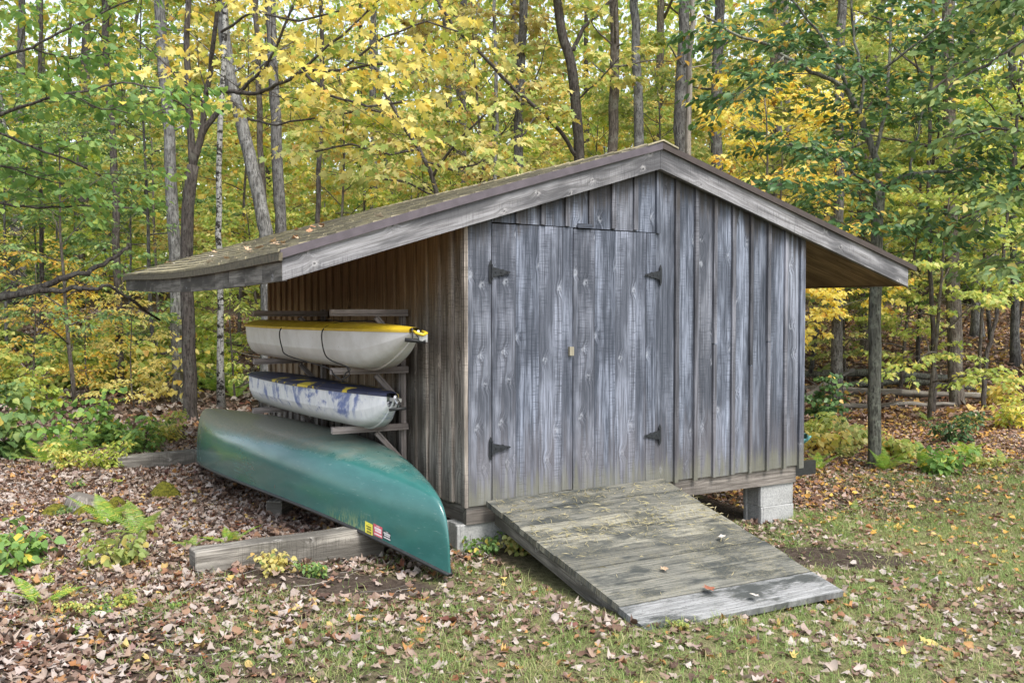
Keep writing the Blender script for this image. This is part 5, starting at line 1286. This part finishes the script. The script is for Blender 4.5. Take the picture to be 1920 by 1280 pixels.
def litter(name, n, z0, z1, size, mat, keep, label, seed):
    r = np.random.default_rng(seed); x, y = wedge(r, n, z0, z1); k = (r.random(n) < keep(x, y)) & ~inside(x, y, r); x, y = x[k], y[k]; n = len(x)
    T, F = CURL if seed % 2 else BROAD; S = size * r.uniform(.5, 1.3, n); az = r.uniform(0, 6.28, n)
    tilt = r.normal(0, .30, (n, 2)); N = np.stack([tilt[:, 0], tilt[:, 1], np.where(r.random(n) < .5, 1., -1.)], 1); N /= np.linalg.norm(N, axis=1, keepdims=True)
    ax = np.stack([np.cos(az), np.sin(az), np.zeros(n)], 1); ax -= N * (ax * N).sum(1, keepdims=True); ax /= np.linalg.norm(ax, axis=1, keepdims=True); s = np.cross(N, ax)
    cx, cyy = r.normal(.2, .9, n), r.normal(.4, 1.0, n); tw = r.normal(0, .7, n)
    X = np.repeat(T[None, :, 0], n, 0) - .45 + r.normal(0, .05, (n, len(T))); Y = r.normal(0, .04, (n, len(T))) + np.repeat(T[None, :, 1], n, 0) * r.uniform(.75, 1.1, n)[:, None]
    Zl = cx[:, None] * X ** 2 + cyy[:, None] * Y ** 2 + tw[:, None] * X * Y + r.normal(0, .06, Y.shape)
    O = np.stack([x, y, gz(x, y) + .008 + S * r.uniform(0, .30, n)], 1)
    V = O[:, None, :] + S[:, None, None] * (X[..., None] * ax[:, None] + Y[..., None] * s[:, None] + Zl[..., None] * N[:, None])
    g = gz(V[..., 0], V[..., 1]); V[..., 2] = np.maximum(V[..., 2], g + .004)
    Fs = F[None] + (np.arange(n) * len(T))[:, None, None]
    o = mesh_np(name, V.reshape(-1, 3), Fs.reshape(-1, 3), M[mat]); tag(o, label, "leaf litter", None, "stuff")
LIT = lambda x, y: np.where(x < 2.9, np.clip(.95 - .97 * lawnf(x, y) + .12 + .14 * wob(x, y, 1.7), .2, 1), 0) * np.where((y < -.3) & (x < .5), .72, 1)
litter("leaf_litter", 100000, 3.4, 11, .051, 'litter', LIT, "pale brown and mauve maple leaves lying over the near ground", 1)
litter("leaf_litter", 64000, 3.4, 11, .050, 'litter', LIT, "curled brown leaves mixed into the near litter", 6)
litter("leaf_litter", 76000, 5, 15, .054, 'litter_warm', lambda x, y: np.where(x >= 2.9, np.clip(.95 - .93 * lawnf(x, y) + .06, .26, 1), 0), "orange and brown fallen leaves over the ground right of the shed", 2)
litter("leaf_litter", 60000, 14, 32, .12, 'litter_warm', lambda x, y: np.where(x >= 2.9, .9, 0), "brown fallen leaves over the floor of the woods at right", 3)
litter("leaf_litter", 60000, 10.8, 32, .12, 'litter', lambda x, y: np.where(x < 2.9, .85, 0), "brown fallen leaves over the floor of the woods at left", 5)
litter('leaf_litter', 80000, 3.4, 12, .032, 'litter', lambda x, y: np.clip(1.0 - .9 * lawnf(x, y), .08, 1), "small broken bits of dry leaf among the fallen leaves", 4)
def grass():
    r = np.random.default_rng(9); n = 700000; x, y = wedge(r, n, 3.4, 12.5); cl = wob(x * 5, y * 5, 1.3) * .5 + .5; big = wob(x, y, 1.4) * .5 + .5
    left = sstep(1.2, -.8, y) * .75 * (big > .38)
    k = (r.random(n) < np.clip(lawnf(x, y) * (.2 + .9 * cl) * (.6 + .55 * big) + left * cl, 0, 1)) & ~inside(x, y, r)
    x, y = x[k], y[k]; n = len(x); cx_ = np.floor(x / .05) * .05; h = r.uniform(.02, .072, n) * (.7 + .6 * cl[k]); az = r.uniform(0, 6.28, n); w = r.uniform(.0011, .0024, n)
    b0 = np.stack([x, y, gz(x, y) - .004], 1); d = np.stack([np.cos(az), np.sin(az), np.zeros(n)], 1); s = np.stack([-np.sin(az), np.cos(az), np.zeros(n)], 1); lean = r.uniform(.3, 1.9, n)
    m = b0 + d * (h * lean * .35)[:, None] + np.array([0, 0, 1.]) * (h * (.62 - .18 * lean))[:, None]; t = b0 + d * (h * lean)[:, None] + np.array([0, 0, 1.]) * (h * np.maximum(.25, 1.0 - .40 * lean))[:, None]
    V = np.stack([b0 - s * w[:, None], b0 + s * w[:, None], m + s * w[:, None] * .8, m - s * w[:, None] * .8, t], 1)
    F = np.array([[0, 1, 2], [0, 2, 3], [3, 2, 4]])[None] + (np.arange(n) * 5)[:, None, None]
    o = mesh_np("lawn_grass", V.reshape(-1, 3), F.reshape(-1, 3), M['grass']); tag(o, "short mixed green and straw coloured grass of the lawn", "grass", None, "stuff")
grass()
def twigs_on_ground():
    r = np.random.default_rng(19); A = Acc(); x, y = wedge(r, 420, 3.6, 12)
    for i in range(420):
        if inside(x[i], y[i]) or lawnf(x[i], y[i]) > .8: continue
        a = r.uniform(0, 6.28); L = r.uniform(.08, .32); P = [np.array([x[i] + math.cos(a + .2 * j) * L * j / 3, y[i] + math.sin(a + .2 * j) * L * j / 3, 0]) for j in range(4)]
        for j, p in enumerate(P): p[2] = gz(p[0], p[1]) + .018 + .01 * j
        A.tube(P, taper(4, r.uniform(.002, .004), .001), 4, False)
    o = A.build("ground_twigs", M['deadwood']); tag(o, "small twigs strewn among the fallen leaves", "twigs", None, "stuff")
twigs_on_ground()

# dry clippings and leaves on the ramp, leaves on the roof
a_, b_, c_, d_ = (np.array(q) for q in ((.127, -.028, .318), (1.608, -.028, .329), (.127, -1.69, -.045), (1.615, -1.668, -.080)))
rn = np.cross(b_ - a_, a_ - c_); rn /= np.linalg.norm(rn); rn = rn if rn[2] > 0 else -rn
def ramp_pt(u, v): return a_ + (b_ - a_) * u + (c_ - a_) * v
def clippings():
    r = np.random.default_rng(29); A = []; n = 650
    V = []; F = []
    for i in range(n):
        u, v = r.random(), abs(r.normal(.12, .28))
        if r.random() < .4: v = r.normal(.36, .05)
        if not 0.02 < v < .84 or not .01 < u < .99: continue
        p = ramp_pt(u, v) + rn * .006; a = r.uniform(0, 6.28); d = (b_ - a_) / 1.48 * math.cos(a) + (c_ - a_) / 1.7 * math.sin(a); s = np.cross(rn, d) * .0016; L = r.uniform(.02, .07)
        q = len(V); V += [p - s, p + s, p + d * L * .5 + rn * r.uniform(0, .012) + s, p + d * L * .5 + rn * .004 - s, p + d * L + s * 3 + rn * .003]; F += [[q, q + 1, q + 2], [q, q + 2, q + 3], [q + 3, q + 2, q + 4]]
    o = mesh_np("dry_clippings", np.array(V), np.array(F), M['straw']); tag(o, "dry straw coloured grass clippings strewn over the ramp", "grass clippings", None, "stuff")
clippings()
def leaf_proto(seed):
    r = np.random.default_rng(seed); T, F = CURL; X = T[:, 0] - .45; Y = T[:, 1]; Zl = .5 * X ** 2 + .5 * Y ** 2 + r.normal(0, .05, len(X)); V = np.stack([X, Y, Zl], 1) * .085
    return mesh_np("fallen_leaf", V, F, M['litter'], None, link_it=False)
LP = [leaf_proto(70 + i) for i in range(4)]
M['leaf_rust'] = plain('faded_rust_leaf', (.33, .17, .09), .6, 0, .3, 40); M['leaf_russet'] = plain('russet_leaf', (.24, .085, .045), .6, 0, .3, 40); M['leaf_pale'] = plain('pale_dry_leaf', (.55, .50, .44), .6, 0, .2, 40); M['leaf_tan'] = plain('tan_leaf', (.36, .25, .16), .6, 0, .3, 40)
def fallen(p, rot, m, sc, label, group=None, k=0):
    o = LP[k % 4].copy(); link(o); o.location = p; o.rotation_euler = rot; o.scale = (sc,) * 3; setmat(o, M[m]); return tag(o, label, "leaf", group)
sl = -math.atan2(c_[2] - a_[2], 1.66)
for u, v, m, sc, lab in ((.41, .865, 'leaf_russet', .85, "russet leaf lying on the pale lowest ramp plank"), (.55, .955, 'leaf_pale', .7, "pale leaf near the bottom edge of the ramp"), (.80, .56, 'leaf_pale', .75, "pale leaf on the ramp toward its right edge"), (.35, .70, 'leaf_tan', .6, "small dull leaf on the middle of the ramp")):
    fallen(ramp_pt(u, v) + rn * .006, (sl * -1, 0, u * 9), m, sc, lab, None, int(u * 10))
r = np.random.default_rng(17)
for k in range(24):
    y = r.uniform(.3, 4.8); t = r.beta(1.2, 2.6); x = XL + .05 + t * 2.4
    fallen((x, y, zl(x, y) + .022), (r.normal(0, .2), -.3 + r.normal(0, .2), r.uniform(0, 6.28)), ('leaf_rust', 'leaf_tan', 'leaf_tan', 'leaf_pale')[k % 4], r.uniform(.6, 1.),
           {0: "rust coloured", 3: "pale"}.get(k % 4, "tan") + " fallen leaf lying on the left slope of the shed roof", {0: "rust coloured", 3: "pale"}.get(k % 4, "tan") + " leaves on the shed roof", k)
